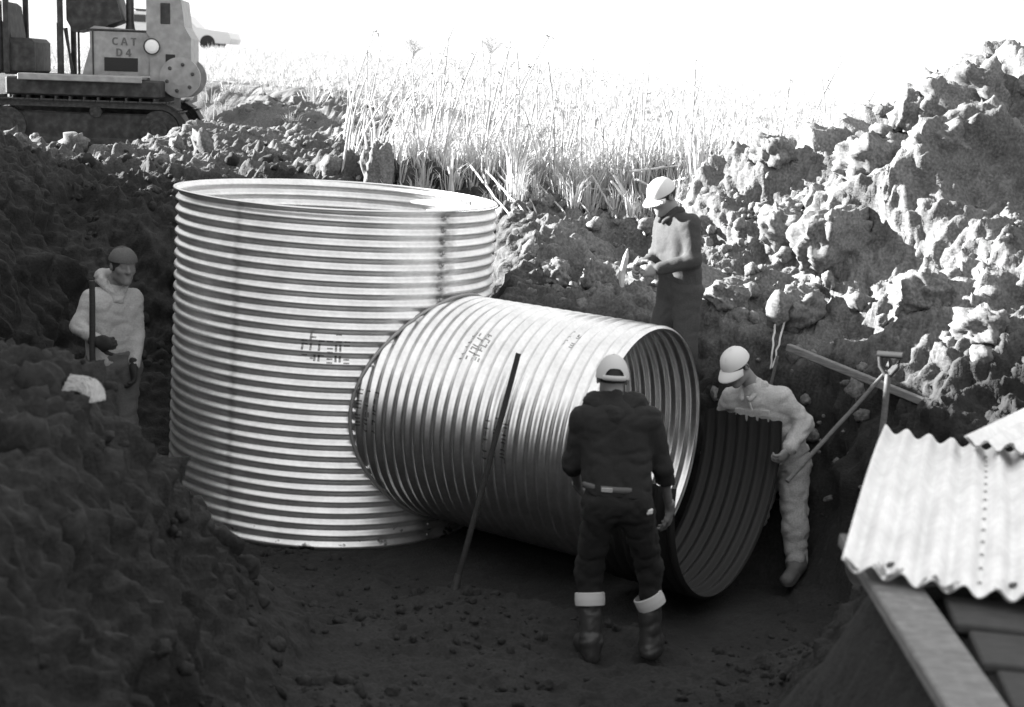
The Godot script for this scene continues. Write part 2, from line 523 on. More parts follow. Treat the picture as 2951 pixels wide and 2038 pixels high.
func make_ground() -> void:
	var xs := axis(-4.4, 4.2, 0.0215, -420.0, 420.0, 1.07)
	var zs := axis(-14.6, -3.2, 0.0215, -900.0, 30.0, 1.05)
	var w := xs.size()
	var hgt := zs.size()
	var v := PackedVector3Array()
	var nn := PackedVector3Array()
	var cc := PackedColorArray()
	var ii := PackedInt32Array()
	v.resize(w * hgt); nn.resize(w * hgt); cc.resize(w * hgt)
	var q := 0
	for j in hgt:
		for i in w:
			var x := xs[i]
			var z := zs[j]
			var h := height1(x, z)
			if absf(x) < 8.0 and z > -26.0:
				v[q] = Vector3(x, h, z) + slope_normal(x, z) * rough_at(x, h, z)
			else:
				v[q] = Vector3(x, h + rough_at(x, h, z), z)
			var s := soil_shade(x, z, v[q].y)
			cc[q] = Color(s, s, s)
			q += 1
	for j in hgt:
		var j0 := maxi(j - 1, 0); var j1 := mini(j + 1, hgt - 1)
		for i in w:
			var i0 := maxi(i - 1, 0); var i1 := mini(i + 1, w - 1)
			var a := v[j * w + i1] - v[j * w + i0]
			var b := v[j1 * w + i] - v[j0 * w + i]
			nn[j * w + i] = b.cross(a).normalized()
	ii.resize((w - 1) * (hgt - 1) * 6)
	q = 0
	for j in hgt - 1:
		for i in w - 1:
			var a := j * w + i
			ii[q] = a; ii[q + 1] = a + 1; ii[q + 2] = a + w
			ii[q + 3] = a + 1; ii[q + 4] = a + w + 1; ii[q + 5] = a + w
			q += 6
	var arr := []
	arr.resize(Mesh.ARRAY_MAX)
	arr[Mesh.ARRAY_VERTEX] = v
	arr[Mesh.ARRAY_NORMAL] = nn
	arr[Mesh.ARRAY_COLOR] = cc
	arr[Mesh.ARRAY_INDEX] = ii
	var m := ArrayMesh.new()
	m.add_surface_from_arrays(Mesh.PRIMITIVE_TRIANGLES, arr)
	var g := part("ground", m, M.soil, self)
	tag(g, "dug dark soil of the pit and the pale field beyond it", "ground", "", "structure")
	print("ground ", w, "x", hgt)
# an irregular lump of earth about 1 m across, flat shaded facets over a noisy ball
func clod_mesh(sd: int, rings: int, rough: float, blocky: float) -> ArrayMesh:
	var f := FastNoiseLite.new()
	f.seed = sd
	f.frequency = 0.8
	f.fractal_octaves = 5
	f.fractal_gain = 0.5
	var segs := rings * 2
	var mb := MB.new()
	for j in rings + 1:
		for i in segs + 1:
			var th := PI * j / rings
			var ph := TAU * (i % segs) / segs
			var d := Vector3(sin(th) * cos(ph), cos(th), sin(th) * sin(ph))
			var cube := d / maxf(absf(d.x), maxf(absf(d.y), absf(d.z)))
			var p := d.lerp(cube * 0.8, blocky) * 0.5
			p *= 1.0 + rough * 0.7 * f.get_noise_3d(d.x * 1.5, d.y * 1.5, d.z * 1.5) + rough * 0.4 * absf(f.get_noise_3d(d.x * 4.0 + 9.0, d.y * 4.0, d.z * 4.0)) + 0.10 * f.get_noise_3d(d.x * 9.0, d.y * 9.0 + 5.0, d.z * 9.0)
			mb.v.append(p)
			mb.n.append(Vector3.ZERO)
			mb.t.append(Vector2(i, j))
	for j in rings:
		for i in segs:
			var q := j * (segs + 1) + i
			mb.idx.append_array(PackedInt32Array([q, q + 1, q + segs + 1, q + 1, q + segs + 2, q + segs + 1]))
	for k in range(0, mb.idx.size(), 3):
		var a := mb.idx[k]; var b := mb.idx[k + 1]; var c := mb.idx[k + 2]
		var nn := (mb.v[b] - mb.v[a]).cross(mb.v[c] - mb.v[a])
		if nn.dot(mb.v[a] + mb.v[b] + mb.v[c]) < 0.0:
			nn = -nn
		mb.n[a] += nn; mb.n[b] += nn; mb.n[c] += nn
	for j in mb.n.size():
		mb.n[j] = mb.n[j].normalized()
		if mb.n[j] == Vector3.ZERO:
			mb.n[j] = mb.v[j].normalized()
	for j in rings + 1:
		var e: Vector3 = (mb.n[j * (segs + 1)] + mb.n[j * (segs + 1) + segs]).normalized()
		mb.n[j * (segs + 1)] = e
		mb.n[j * (segs + 1) + segs] = e
	return mb.mesh()
func scatter(called: String, label: String, sd: int, mesh: Mesh, material: Material, n: int, x0: float, x1: float, z0: float, z1: float, smin: float, smax: float, hmin: float, hmax: float) -> void:
	var r := RandomNumberGenerator.new()
	r.seed = sd
	var tf: Array[Transform3D] = []
	var tries := 0
	while tf.size() < n and tries < n * 12:
		tries += 1
		var x := r.randf_range(x0, x1)
		var z := r.randf_range(z0, z1)
		var h := height0(x, z)
		if h < hmin or h > hmax:
			continue
		if nA.get_noise_2d(x * 6.0 + 300.0, z * 6.0) < r.randf_range(-0.5, 0.45):
			continue
		if occupied(x, z):
			continue
		var s := lerpf(smin, smax, pow(r.randf(), 4.0))
		var b := Basis(Vector3(r.randf_range(-1, 1), r.randf_range(-1, 1), r.randf_range(-1, 1)).normalized(), r.randf() * TAU)
		b = b.scaled_local(Vector3(s * r.randf_range(0.7, 1.35), s * r.randf_range(0.6, 1.0), s * r.randf_range(0.7, 1.3)))
		tf.append(Transform3D(b, Vector3(x, height(x, z) + s * 0.04, z)))
	var mm := MultiMesh.new()
	mm.transform_format = MultiMesh.TRANSFORM_3D
	mm.mesh = mesh
	mm.instance_count = tf.size()
	for i in tf.size():
		mm.set_instance_transform(i, tf[i])
	var o := MultiMeshInstance3D.new()
	o.multimesh = mm
	o.material_override = material
	o.name = numbered(called)
	add_child(o)
	tag(o, label, "soil", "", "stuff")
# ground taken up by the pipes, the sheets, the boards and the people
func occupied(x: float, z: float) -> bool:
	if Vector2(x + 1.31, z + 10.3).length() < 1.2:
		return true
	var rel := Vector2(x + 1.31, z + 10.3)
	var ax := Vector2(sin(deg_to_rad(58.0)), cos(deg_to_rad(58.0)))
	var along := rel.dot(ax)
	if along > 0.0 and along < 3.5 and absf(rel.dot(Vector2(ax.y, -ax.x))) < 0.72:
		return true
	if x > 0.85 and z > -6.3:
		return true
	for p in [Vector2(0.55, -7.45), Vector2(0.85, -7.5), Vector2(1.95, -9.05), Vector2(1.1, -9.95), Vector2(-2.6, -9.5)]:
		if Vector2(x, z).distance_to(p) < 0.28:
			return true
	return false
func make_clods() -> void:
	var a := clod_mesh(11, 8, 0.75, 0.2)
	var b := clod_mesh(12, 8, 0.7, 0.4)
	var c := clod_mesh(13, 7, 0.8, 0.3)
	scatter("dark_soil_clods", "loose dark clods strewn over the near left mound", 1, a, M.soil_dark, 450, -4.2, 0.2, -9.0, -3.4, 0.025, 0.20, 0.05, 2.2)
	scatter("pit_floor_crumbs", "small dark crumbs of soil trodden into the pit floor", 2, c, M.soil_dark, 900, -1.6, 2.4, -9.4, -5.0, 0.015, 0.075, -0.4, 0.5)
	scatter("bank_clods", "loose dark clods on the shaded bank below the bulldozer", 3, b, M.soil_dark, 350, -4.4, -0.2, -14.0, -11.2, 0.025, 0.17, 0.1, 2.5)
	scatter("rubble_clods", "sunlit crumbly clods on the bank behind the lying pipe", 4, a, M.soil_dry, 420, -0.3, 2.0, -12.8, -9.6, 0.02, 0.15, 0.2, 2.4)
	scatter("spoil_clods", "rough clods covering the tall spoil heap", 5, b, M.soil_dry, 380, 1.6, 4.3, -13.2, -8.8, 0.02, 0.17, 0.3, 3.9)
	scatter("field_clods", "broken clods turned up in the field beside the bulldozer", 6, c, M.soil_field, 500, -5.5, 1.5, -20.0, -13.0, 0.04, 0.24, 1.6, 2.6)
	# the large lumps that stand out one by one
	var big := [
		[Vector3(2.62, 2.72, -11.2), Vector3(0.42, 0.30, 0.40), 21, "large square-faced lump of earth high on the spoil heap", 0.5],
		[Vector3(-1.30, 2.30, -12.95), Vector3(0.24, 0.50, 0.22), 22, "dark upright lump of earth on the rim beside the pale stalks", 0.35],
		[Vector3(3.05, 3.22, -11.75), Vector3(0.22, 0.30, 0.24), 23, "small pointed clod on the skyline of the spoil heap", 0.35],
		[Vector3(3.62, 3.52, -12.0), Vector3(0.40, 0.42, 0.36), 24, "tallest jagged clod crowning the spoil heap", 0.4],
		[Vector3(3.25, 3.30, -11.7), Vector3(0.36, 0.30, 0.3), 25, "leaning clod left of the crowning clod on the spoil heap", 0.4],
		[Vector3(2.30, 2.02, -10.6), Vector3(0.52, 0.44, 0.36), 26, "broad sunlit slab of crumbly earth in the middle of the heap", 0.4],
		[Vector3(2.02, 2.22, -11.2), Vector3(0.34, 0.3, 0.3), 27, "sunlit clod above the broad slab on the heap", 0.4],
		[Vector3(2.72, 1.92, -9.75), Vector3(0.36, 0.26, 0.28), 28, "pale clod at the right side of the spoil heap", 0.4],
		[Vector3(3.02, 1.66, -9.25), Vector3(0.30, 0.22, 0.26), 29, "lowest large clod on the right of the spoil heap", 0.4],
		[Vector3(1.55, 1.42, -10.55), Vector3(0.26, 0.2, 0.2), 30, "clod with a sunlit top right of the man in the dark jacket", 0.3],
		[Vector3(2.05, 1.72, -10.3), Vector3(0.3, 0.26, 0.24), 31, "round sunlit clod at the left edge of the spoil heap", 0.3],
		[Vector3(0.62, 1.45, -11.0), Vector3(0.26, 0.22, 0.22), 32, "pale clod in the rubble left of the man in the dark jacket", 0.3],
		[Vector3(0.30, 1.52, -11.3), Vector3(0.24, 0.22, 0.2), 33, "pale clod high in the rubble right of the upright pipe", 0.3],
		[Vector3(2.0, 2.55, -11.9), Vector3(0.3, 0.22, 0.26), 34, "clod on the shoulder where the heap meets the stalks", 0.4],
		[Vector3(3.0, 2.45, -10.7), Vector3(0.36, 0.3, 0.3), 35, "dark-sided clod right of the square-faced lump", 0.4]]
	for e in big:
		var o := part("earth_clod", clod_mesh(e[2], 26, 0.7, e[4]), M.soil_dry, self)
		var p: Vector3 = e[0]
		p.y = height(p.x, p.z) + e[1].y * 0.28
		o.position = p
		o.scale = e[1] * 1.15
		o.rotation = Vector3(0.2 * (int(e[2]) % 3 - 1), 0.6 * (int(e[2]) % 5), 0.25 * (int(e[2]) % 4 - 1.5))
		tag(o, e[3], "clod", "large lumps of earth")
# ------------------------------------------------------------------ corrugated steel
const PIPE_C := Vector3(-1.31, 0.77, -10.3)
const PIPE_AZ := 58.0
const TANK_R := 1.12
const PIPE_R := 0.765
func zinc_image(sd: int, w: int, h: int, marks: Array, seams: Array, mud_from: float) -> Image:
	# galvanised sheet: faint spangle and handling stains; stencilled mill marks and tarry seam smears as flat print
	var f := FastNoiseLite.new()
	f.seed = sd
	f.frequency = 0.012
	f.fractal_octaves = 4
	var f2 := FastNoiseLite.new()
	f2.seed = sd + 1
	f2.frequency = 0.07
	var im := Image.create(w, h, true, Image.FORMAT_RGB8)
	for y in h:
		for x in w:
			var c := 0.90 + 0.06 * f.get_noise_2d(x, y) + 0.04 * f2.get_noise_2d(x, y)
			for s in seams:
				var dx: float = absf(float(x) - s[0])
				if dx < s[1]:
					var k: float = f2.get_noise_2d(x * 0.6, y * 0.9 + 50.0) * 0.5 + 0.5
					c -= (1.0 - dx / s[1]) * 0.5 * k * s[2]
			if y > mud_from:
				var k2 := f.get_noise_2d(x * 1.6, y * 1.6 + 300.0) + f2.get_noise_2d(x, y) * 0.3 + (y - mud_from) / (h - mud_from) * 0.9 - 0.75
				c -= clampf(k2 * 2.0, 0.0, 0.55)
			im.set_pixel(x, y, Color(c, c, c))
	for m in marks:
		# each mark: x, y, columns, rows, cell width, cell height, pattern seed
		var r := RandomNumberGenerator.new()
		r.seed = m[6]
		for row in int(m[3]):
			for col in int(m[2]):
				var x0 := int(m[0] + col * m[4])
				var y0 := int(m[1] + row * m[5])
				var cw := int(m[4] * 0.72)
				var chh := int(m[5] * 0.62)
				for stroke in 2:
					var vert := r.randf() < 0.5
					var px := x0 + (0 if r.randf() < 0.5 else cw - 3) if vert else x0
					var py := y0 if vert else y0 + r.randi_range(0, 2) * (chh / 2)
					var sw := 4 if vert else cw
					var sh := chh if vert else 4
					for yy in range(py, py + sh):
						for xx in range(px, px + sw):
							if xx >= 0 and yy >= 0 and xx < w and yy < h:
								var k3 := 0.52 + 0.30 * f2.get_noise_2d(xx * 2.0, yy * 2.0)
								im.set_pixel(xx, yy, Color(k3, k3, k3))
	im.generate_mipmaps()
	return im
func zinc(img: Image, rough: float, metal: float = 1.0) -> StandardMaterial3D:
	var m := StandardMaterial3D.new()
	m.albedo_texture = ImageTexture.create_from_image(img)
	m.metallic = metal
	m.roughness = rough
	return m
# a corrugated shell: rings along the axis d from o, angle range, from s0 to s1; trim gives the start of each angle
func corrugated(o: Vector3, d: Vector3, up: Vector3, r: float, s0: float, s1: float, pitch: float, amp: float, a0: float, a1: float, segs: int, per: int, trim: Callable, dent: float = 0.0) -> ArrayMesh:
	d = d.normalized()
	var side := d.cross(up).normalized()
	var rows := int((s1 - s0) / pitch * per) + 1
	var v := PackedVector3Array(); var nn := PackedVector3Array(); var uv := PackedVector2Array(); var ii := PackedInt32Array()
	var thick := 0.004
	for layer in 2:
		var base := v.size()
		for j in rows + 1:
			var s := lerpf(s0, s1, float(j) / rows)
			for i in segs + 1:
				var a := lerpf(a0, a1, float(i) / segs)
				var start: float = trim.call(a)
				var sv := maxf(s, start)
				var rr := r + amp * cos(TAU * sv / pitch)
				rr += dent * nA.get_noise_3d(cos(a) * 4.0, sin(a) * 4.0, sv * 1.5)
				var dr := -amp * TAU / pitch * sin(TAU * sv / pitch)
				var q := up * cos(a) + side * sin(a)
				var no := (q - d * dr).normalized()
				v.append(o + d * sv + q * rr - no * thick * layer)
				nn.append(no if layer == 0 else -no)
				uv.append(Vector2(float(i) / segs, float(j) / rows))
		for j in rows:
			for i in segs:
				var q0 := base + j * (segs + 1) + i
				if layer == 0:
					ii.append_array(PackedInt32Array([q0, q0 + 1, q0 + segs + 1, q0 + 1, q0 + segs + 2, q0 + segs + 1]))
				else:
					ii.append_array(PackedInt32Array([q0, q0 + segs + 1, q0 + 1, q0 + 1, q0 + segs + 1, q0 + segs + 2]))
	# close the two ends of the sheet
	var half := (rows + 1) * (segs + 1)
	for e in 2:
		var row := (0 if e == 0 else rows) * (segs + 1)
		for i in segs:
			var p: int = row + i
			var b2 := v.size()
			for q3 in [p, p + 1, half + p, half + p + 1]:
				v.append(v[q3]); nn.append(-d if e == 0 else d); uv.append(uv[q3])
			ii.append_array(PackedInt32Array([b2, b2 + 1, b2 + 2, b2 + 1, b2 + 3, b2 + 2]))
	var arr := []
	arr.resize(Mesh.ARRAY_MAX)
	arr[Mesh.ARRAY_VERTEX] = v; arr[Mesh.ARRAY_NORMAL] = nn; arr[Mesh.ARRAY_TEX_UV] = uv; arr[Mesh.ARRAY_INDEX] = Wind.fix(v, nn, ii)
	var m := ArrayMesh.new()
	m.add_surface_from_arrays(Mesh.PRIMITIVE_TRIANGLES, arr)
	return m
func bolt_mesh(r: float) -> ArrayMesh:
	var mb := MB.new()
	mb.lathe(Vector3.ZERO, Vector3.UP, [Vector2(r, 0.0), Vector2(r, r * 0.5), Vector2(r * 0.6, r * 0.8), Vector2(0.0, r * 0.9)], 8)
	return mb.mesh()
func make_pipes() -> void:
	var no_trim := func(_a: float) -> float: return -1e9
	# --- upright tank of ring-corrugated pipe
	var base := Vector3(PIPE_C.x, -0.28, PIPE_C.z)
	var tank := thing("upright_pipe", base, "wide upright corrugated steel pipe standing open at the top", "pipe")
	var tilt := Vector3(0.006, 1, 0.0).normalized()
	# angle runs from straight back (0) round; u = 0.5 faces the camera
	var marks := [[950.0, 345.0, 6.0, 3.0, 16.0, 30.0, 5.0]]
	var img := zinc_image(3, 2048, 1024, marks, [[762.0, 34.0, 0.9], [1180.0, 12.0, 0.5]], 880.0)
	var shell := part("corrugated_wall", corrugated(Vector3.ZERO, -tilt, Vector3(0, 0, -1), TANK_R, -2.40, 0.0, 0.0775, 0.0115, 0.0, TAU, 150, 12, no_trim, 0.012), zinc(img, 0.40, 0.88), tank)
	# lap seam with its row of rivets, on the side toward the lying pipe
	var rivet := bolt_mesh(0.012)
	for k in 29:
		var an := PI - 0.80
		var q := Vector3(0, 0, -1) * cos(an) + (-tilt).cross(Vector3(0, 0, -1)).normalized() * sin(an)
		var rv := part("rivet", rivet, M.zinc_dull, shell)
		rv.position = Vector3(0, 2.36 - k * 0.0775, 0) + q * (TANK_R + 0.012)
		rv.basis = Basis(Quaternion(Vector3.UP, q))
	# slot cut through the wall just under the rim, dark bank seen through it
	var sa := deg_to_rad(53.0)
	var sq := Vector3(sin(sa), 0, -cos(sa))
	var sb := MB.new()
	sb.box(Vector3.ZERO, Vector3(0.15, 0.034, 0.012), Basis.IDENTITY, 0.005)
	var so := part("cut_slot", sb.mesh(), M.tar, shell)
	so.position = sq * (TANK_R - 0.012) + Vector3(0, 2.345, 0)
	so.basis = Basis(Vector3(cos(sa), 0, sin(sa)), Vector3.UP, Vector3(cos(sa), 0, sin(sa)).cross(Vector3.UP))
	# rolled rim
	var mb := MB.new()
	var ring := []; var rad := []
	for i in 121:
		var a := TAU * i / 120
		ring.append(Vector3(cos(a) * (TANK_R + 0.010), 2.398 + 0.004 * sin(a * 3.0), sin(a) * (TANK_R + 0.010)))
		rad.append(0.009)
	mb.tube(ring, rad, 8, false)
	part("rim", mb.mesh(), M.zinc_plain, tank)
	# --- lying pipe let into the tank
	var d := Vector3(sin(deg_to_rad(PIPE_AZ)), 0, cos(deg_to_rad(PIPE_AZ)))
	var lying := thing("lying_pipe", Vector3(PIPE_C.x, 0.0, PIPE_C.z) + d * 1.1, "corrugated steel pipe lying on the pit floor, let into the upright pipe", "pipe")
	var trim := func(a: float) -> float: return sqrt(maxf(TANK_R * TANK_R - pow(PIPE_R * sin(a), 2.0), 0.01)) - 1.1 - 0.02
	var marks2 := [[430.0, 60.0, 6.0, 3.0, 20.0, 36.0, 8.0], [430.0, 610.0, 6.0, 3.0, 20.0, 36.0, 9.0], [200.0, 430.0, 6.0, 3.0, 16.0, 30.0, 10.0], [130.0, 780.0, 4.0, 2.0, 16.0, 30.0, 11.0]]
	var img2 := zinc_image(8, 2048, 1024, marks2, [], 5000.0)
	part("corrugated_wall", corrugated(Vector3(0, PIPE_C.y, 0), d, Vector3.UP, PIPE_R, -0.36, 1.5, 0.0775, 0.0105, 0.0, TAU, 140, 12, trim, 0.006), zinc(img2, 0.31), lying)
	var side := d.cross(Vector3.UP).normalized()
	# narrow welded strip where the two meet
	mb = MB.new()
	var cp := []; var cr := []
	for i in 181:
		var a := TAU * i / 180
		var rr := PIPE_R + 0.012
		var s := sqrt(maxf(pow(TANK_R + 0.008, 2.0) - pow(rr * sin(a), 2.0), 0.01)) - 1.1
		cp.append(Vector3(0, PIPE_C.y, 0) + (Vector3.UP * cos(a) + side * sin(a)) * rr + d * s)
		cr.append(0.012 + 0.006 * absf(nA.get_noise_2d(i * 9.0, 3.0)))
	mb.tube(cp, cr, 8, false)
	part("weld_strip", mb.mesh(), M.zinc_dull, lying)
	for k in 5:
		# bolts along the open end of the lying pipe
		var a := -0.55 - k * 0.62 + 3.2
		var q := Vector3.UP * cos(a) + side * sin(a)
		var bo := part("bolt", bolt_mesh(0.016), M.zinc_plain, lying)
		bo.position = Vector3(0, PIPE_C.y, 0) + d * 1.45 + q * (PIPE_R - 0.012)
		bo.basis = Basis(Quaternion(Vector3.UP, -q))
	# --- lower half of the next length, black with tar, butted to the open end
	var half_at := Vector3(PIPE_C.x, -0.045, PIPE_C.z) + d * 2.62
	var half := thing("half_pipe", half_at, "tar-blackened lower half of a pipe set against the open pipe end", "pipe")
	part("corrugated_wall", corrugated(Vector3(0, PIPE_C.y, 0), d, Vector3.UP, PIPE_R + 0.02, 0.0, 0.57, 0.0775, 0.0125, deg_to_rad(86.0), deg_to_rad(284.0), 86, 12, no_trim), M.tar_steel, half)
	# --- loose curved sheets lying on the near bank
	sheet("curved_sheet", Vector3(1.06, 1.595, -4.30), Vector3(0.53, 0.06, -1.67), Vector3(0.90, -0.03, 0.30), 1.77, 11, "bright corrugated sheet lying on the bank above the plank", true, 0.06)
	sheet("curved_sheet", Vector3(1.83, 1.70, -5.66), Vector3(0.62, 0.05, -0.75), Vector3(0.72, 0.10, 0.62), 1.0, 8, "second corrugated sheet lying skewed on top of the first", false, 0.0)
# one corrugated sheet: near left corner, direction up its length, direction across the ridges
func sheet(called: String, at: Vector3, along: Vector3, across: Vector3, length: float, ridges: int, label: String, holes: bool, arch: float) -> void:
	var t := thing(called, at, label, "sheet", "loose corrugated sheets")
	along = along.normalized()
	var up := across.normalized().cross(along).normalized()
	if up.y < 0.0:
		up = -up
	across = along.cross(up).normalized()
	if across.x < 0.0:
		across = -across
	var pitch := 0.092
	var amp := 0.017
	var cols := ridges * 12
	var rows := 26
	var v := PackedVector3Array(); var nn := PackedVector3Array(); var uv := PackedVector2Array(); var ii := PackedInt32Array()
	for layer in 2:
		var b := v.size()
		for j in rows + 1:
			for i in cols + 1:
				var u := float(i) / cols * ridges * pitch
				var s := float(j) / rows * length
				var w := amp * cos(TAU * u / pitch)
				var bow := arch * sin(PI * s / length) - 0.012 * sin(u * 6.0)
				var du := -amp * TAU / pitch * sin(TAU * u / pitch)
				var ds := arch * PI / length * cos(PI * s / length)
				var no := (up - across * du - along * ds).normalized()
				v.append(across * u + along * s + up * (w + bow) - no * 0.004 * layer)
				nn.append(no if layer == 0 else -no)
				uv.append(Vector2(float(i) / cols, 1.0 - float(j) / rows))
		for j in rows:
			for i in cols:
				var q := b + j * (cols + 1) + i
				ii.append_array(PackedInt32Array([q, q + cols + 1, q + 1, q + 1, q + cols + 1, q + cols + 2]))
	var hf := (rows + 1) * (cols + 1)
	for i in cols:
		for e in 2:
			var p := (0 if e == 0 else rows * (cols + 1)) + i
			var b2 := v.size()
			for q3 in [p, p + 1, hf + p, hf + p + 1]:
				v.append(v[q3]); nn.append(along * (-1.0 if e == 0 else 1.0)); uv.append(uv[q3])
			ii.append_array(PackedInt32Array([b2, b2 + 1, b2 + 2, b2 + 1, b2 + 3, b2 + 2]))
	var arr := []
	arr.resize(Mesh.ARRAY_MAX)
	arr[Mesh.ARRAY_VERTEX] = v; arr[Mesh.ARRAY_NORMAL] = nn; arr[Mesh.ARRAY_TEX_UV] = uv; arr[Mesh.ARRAY_INDEX] = Wind.fix(v, nn, ii)
	var m := ArrayMesh.new()
	m.add_surface_from_arrays(Mesh.PRIMITIVE_TRIANGLES, arr)
	var im := zinc_image(30 + ridges, 512, 512, [], [], 480.0)
	part("corrugated_panel", m, zinc(im, 0.5), t)
	if holes:
		var bm := bolt_mesh(0.007)
		for k in 15:
			var s := 0.10 + k * 0.105
			var bo := part("rivet", bm, M.zinc_dull, t)
			bo.position = across * (pitch * 4.5) + along * s + up * (-amp + arch * sin(PI * s / length) - 0.012 * sin(pitch * 27.0))
			bo.basis = Basis(Quaternion(Vector3.UP, up))
		for k in [1.55, 5.55, 9.5]:
			var hm := MB.new()
			hm.lathe(Vector3.ZERO, Vector3.UP, [Vector2(0.019, 0.0), Vector2(0.017, 0.005), Vector2(0.0, 0.0055)], 14)
			var ho := part("bolt_hole", hm.mesh(), M.tar, t)
			ho.position = across * (pitch * k) + along * 0.11 + up * (amp * cos(TAU * k) + arch * sin(PI * 0.11 / length) - 0.012 * sin(pitch * k * 6.0))
			var dd: float = -amp * TAU / pitch * sin(TAU * k)
			ho.basis = Basis(Quaternion(Vector3.UP, (up - across * dd).normalized()))
# ------------------------------------------------------------------ hand tools and timber
func rod(a: Vector3, b: Vector3, r0: float, r1: float, wob: float = 0.0) -> ArrayMesh:
	var mb := MB.new()
	var pts := []; var rad := []
	for i in 9:
		var t := i / 8.0
		var w := Vector3(nA.get_noise_2d(i * 13.0, a.x * 50.0), nA.get_noise_2d(i * 13.0, a.z * 50.0), nA.get_noise_2d(i * 13.0, 70.0)) * wob
		pts.append(a.lerp(b, t) + w)
		rad.append(lerpf(r0, r1, t))
	mb.tube(pts, rad, 10)
	return mb.mesh()
func plank(called: String, a: Vector3, b: Vector3, w: float, th: float, label: String, material: Material, up: Vector3 = Vector3.UP) -> Node3D:
	var t := thing(called, (a + b) * 0.5, label, "plank")
	var d := (b - a)
	var x := d.normalized()
	var z := x.cross(up).normalized()
	var y := z.cross(x).normalized()
	var mb := MB.new()
	mb.box(Vector3.ZERO, Vector3(d.length(), th, w), Basis(x, y, z), 0.006)
	part("board", mb.mesh(), material, t)
	return t
func blade_mesh(w: float, l: float) -> ArrayMesh:
	# dished round-point shovel blade hanging from its socket at the origin, pointing down -Y, face toward +Z
	var mb := MB.new()
	var n := 10
	var rows := 14
	var P := []
	for j in rows + 1:
		var t := float(j) / rows
		var half := w * 0.5 * (1.0 if t < 0.55 else sqrt(maxf(0.0, 1.0 - pow((t - 0.55) / 0.45, 2.0))))
		var row := []
		for i in n + 1:
			var u := float(i) / n * 2.0 - 1.0
			row.append(Vector3(u * half, -t * l, 0.030 * u * u - 0.03 + 0.02 * sin(t * PI)))
		P.append(row)
	for j in rows:
		for i in n:
			for s in 2:
				var o := Vector3(0, 0, -0.003 * s)
				mb.quad(P[j][i] + o, P[j][i + 1] + o, P[j + 1][i + 1] + o, P[j + 1][i] + o, Vector3(0, 0, 1 - 2 * s))
	return mb.mesh()
func shovel(called: String, top: Vector3, bottom: Vector3, face: Vector3, label: String, grip: bool, wood: Material, r: float = 0.019) -> Node3D:
	var t := thing(called, bottom, label, "shovel")
	var up := (top - bottom).normalized()
	var z := (face - up * face.dot(up)).normalized()
	var x := up.cross(z).normalized()
	var bs := Basis(x, up, z)
	var l := 0.30
	part("handle", rod(up * (l - 0.02), top - bottom, r, r * 0.9, 0.004), wood, t)
	var mb := MB.new()
	mb.lathe(up * (l - 0.06), up, [Vector2(0.0, 0.0), Vector2(0.026, 0.0), Vector2(0.023, 0.16), Vector2(0.0, 0.16)], 12)
	part("socket", mb.mesh(), M.iron, t)
	var b := part("blade", blade_mesh(0.23, l), M.iron, t)
	b.basis = bs
	b.position = up * l
	if grip:
		var g := MB.new()
		var q := top - bottom
		g.tube([q - up * 0.02, q + up * 0.04 + x * 0.045, q + up * 0.10 + x * 0.055], [0.011, 0.011, 0.012], 8)
		g.tube([q - up * 0.02, q + up * 0.04 - x * 0.045, q + up * 0.10 - x * 0.055], [0.011, 0.011, 0.012], 8)
		g.tube([q + up * 0.10 - x * 0.065, q + up * 0.10 + x * 0.065], [0.017, 0.017], 10)
		part("grip", g.mesh(), M.wood_dark, t)
	return t
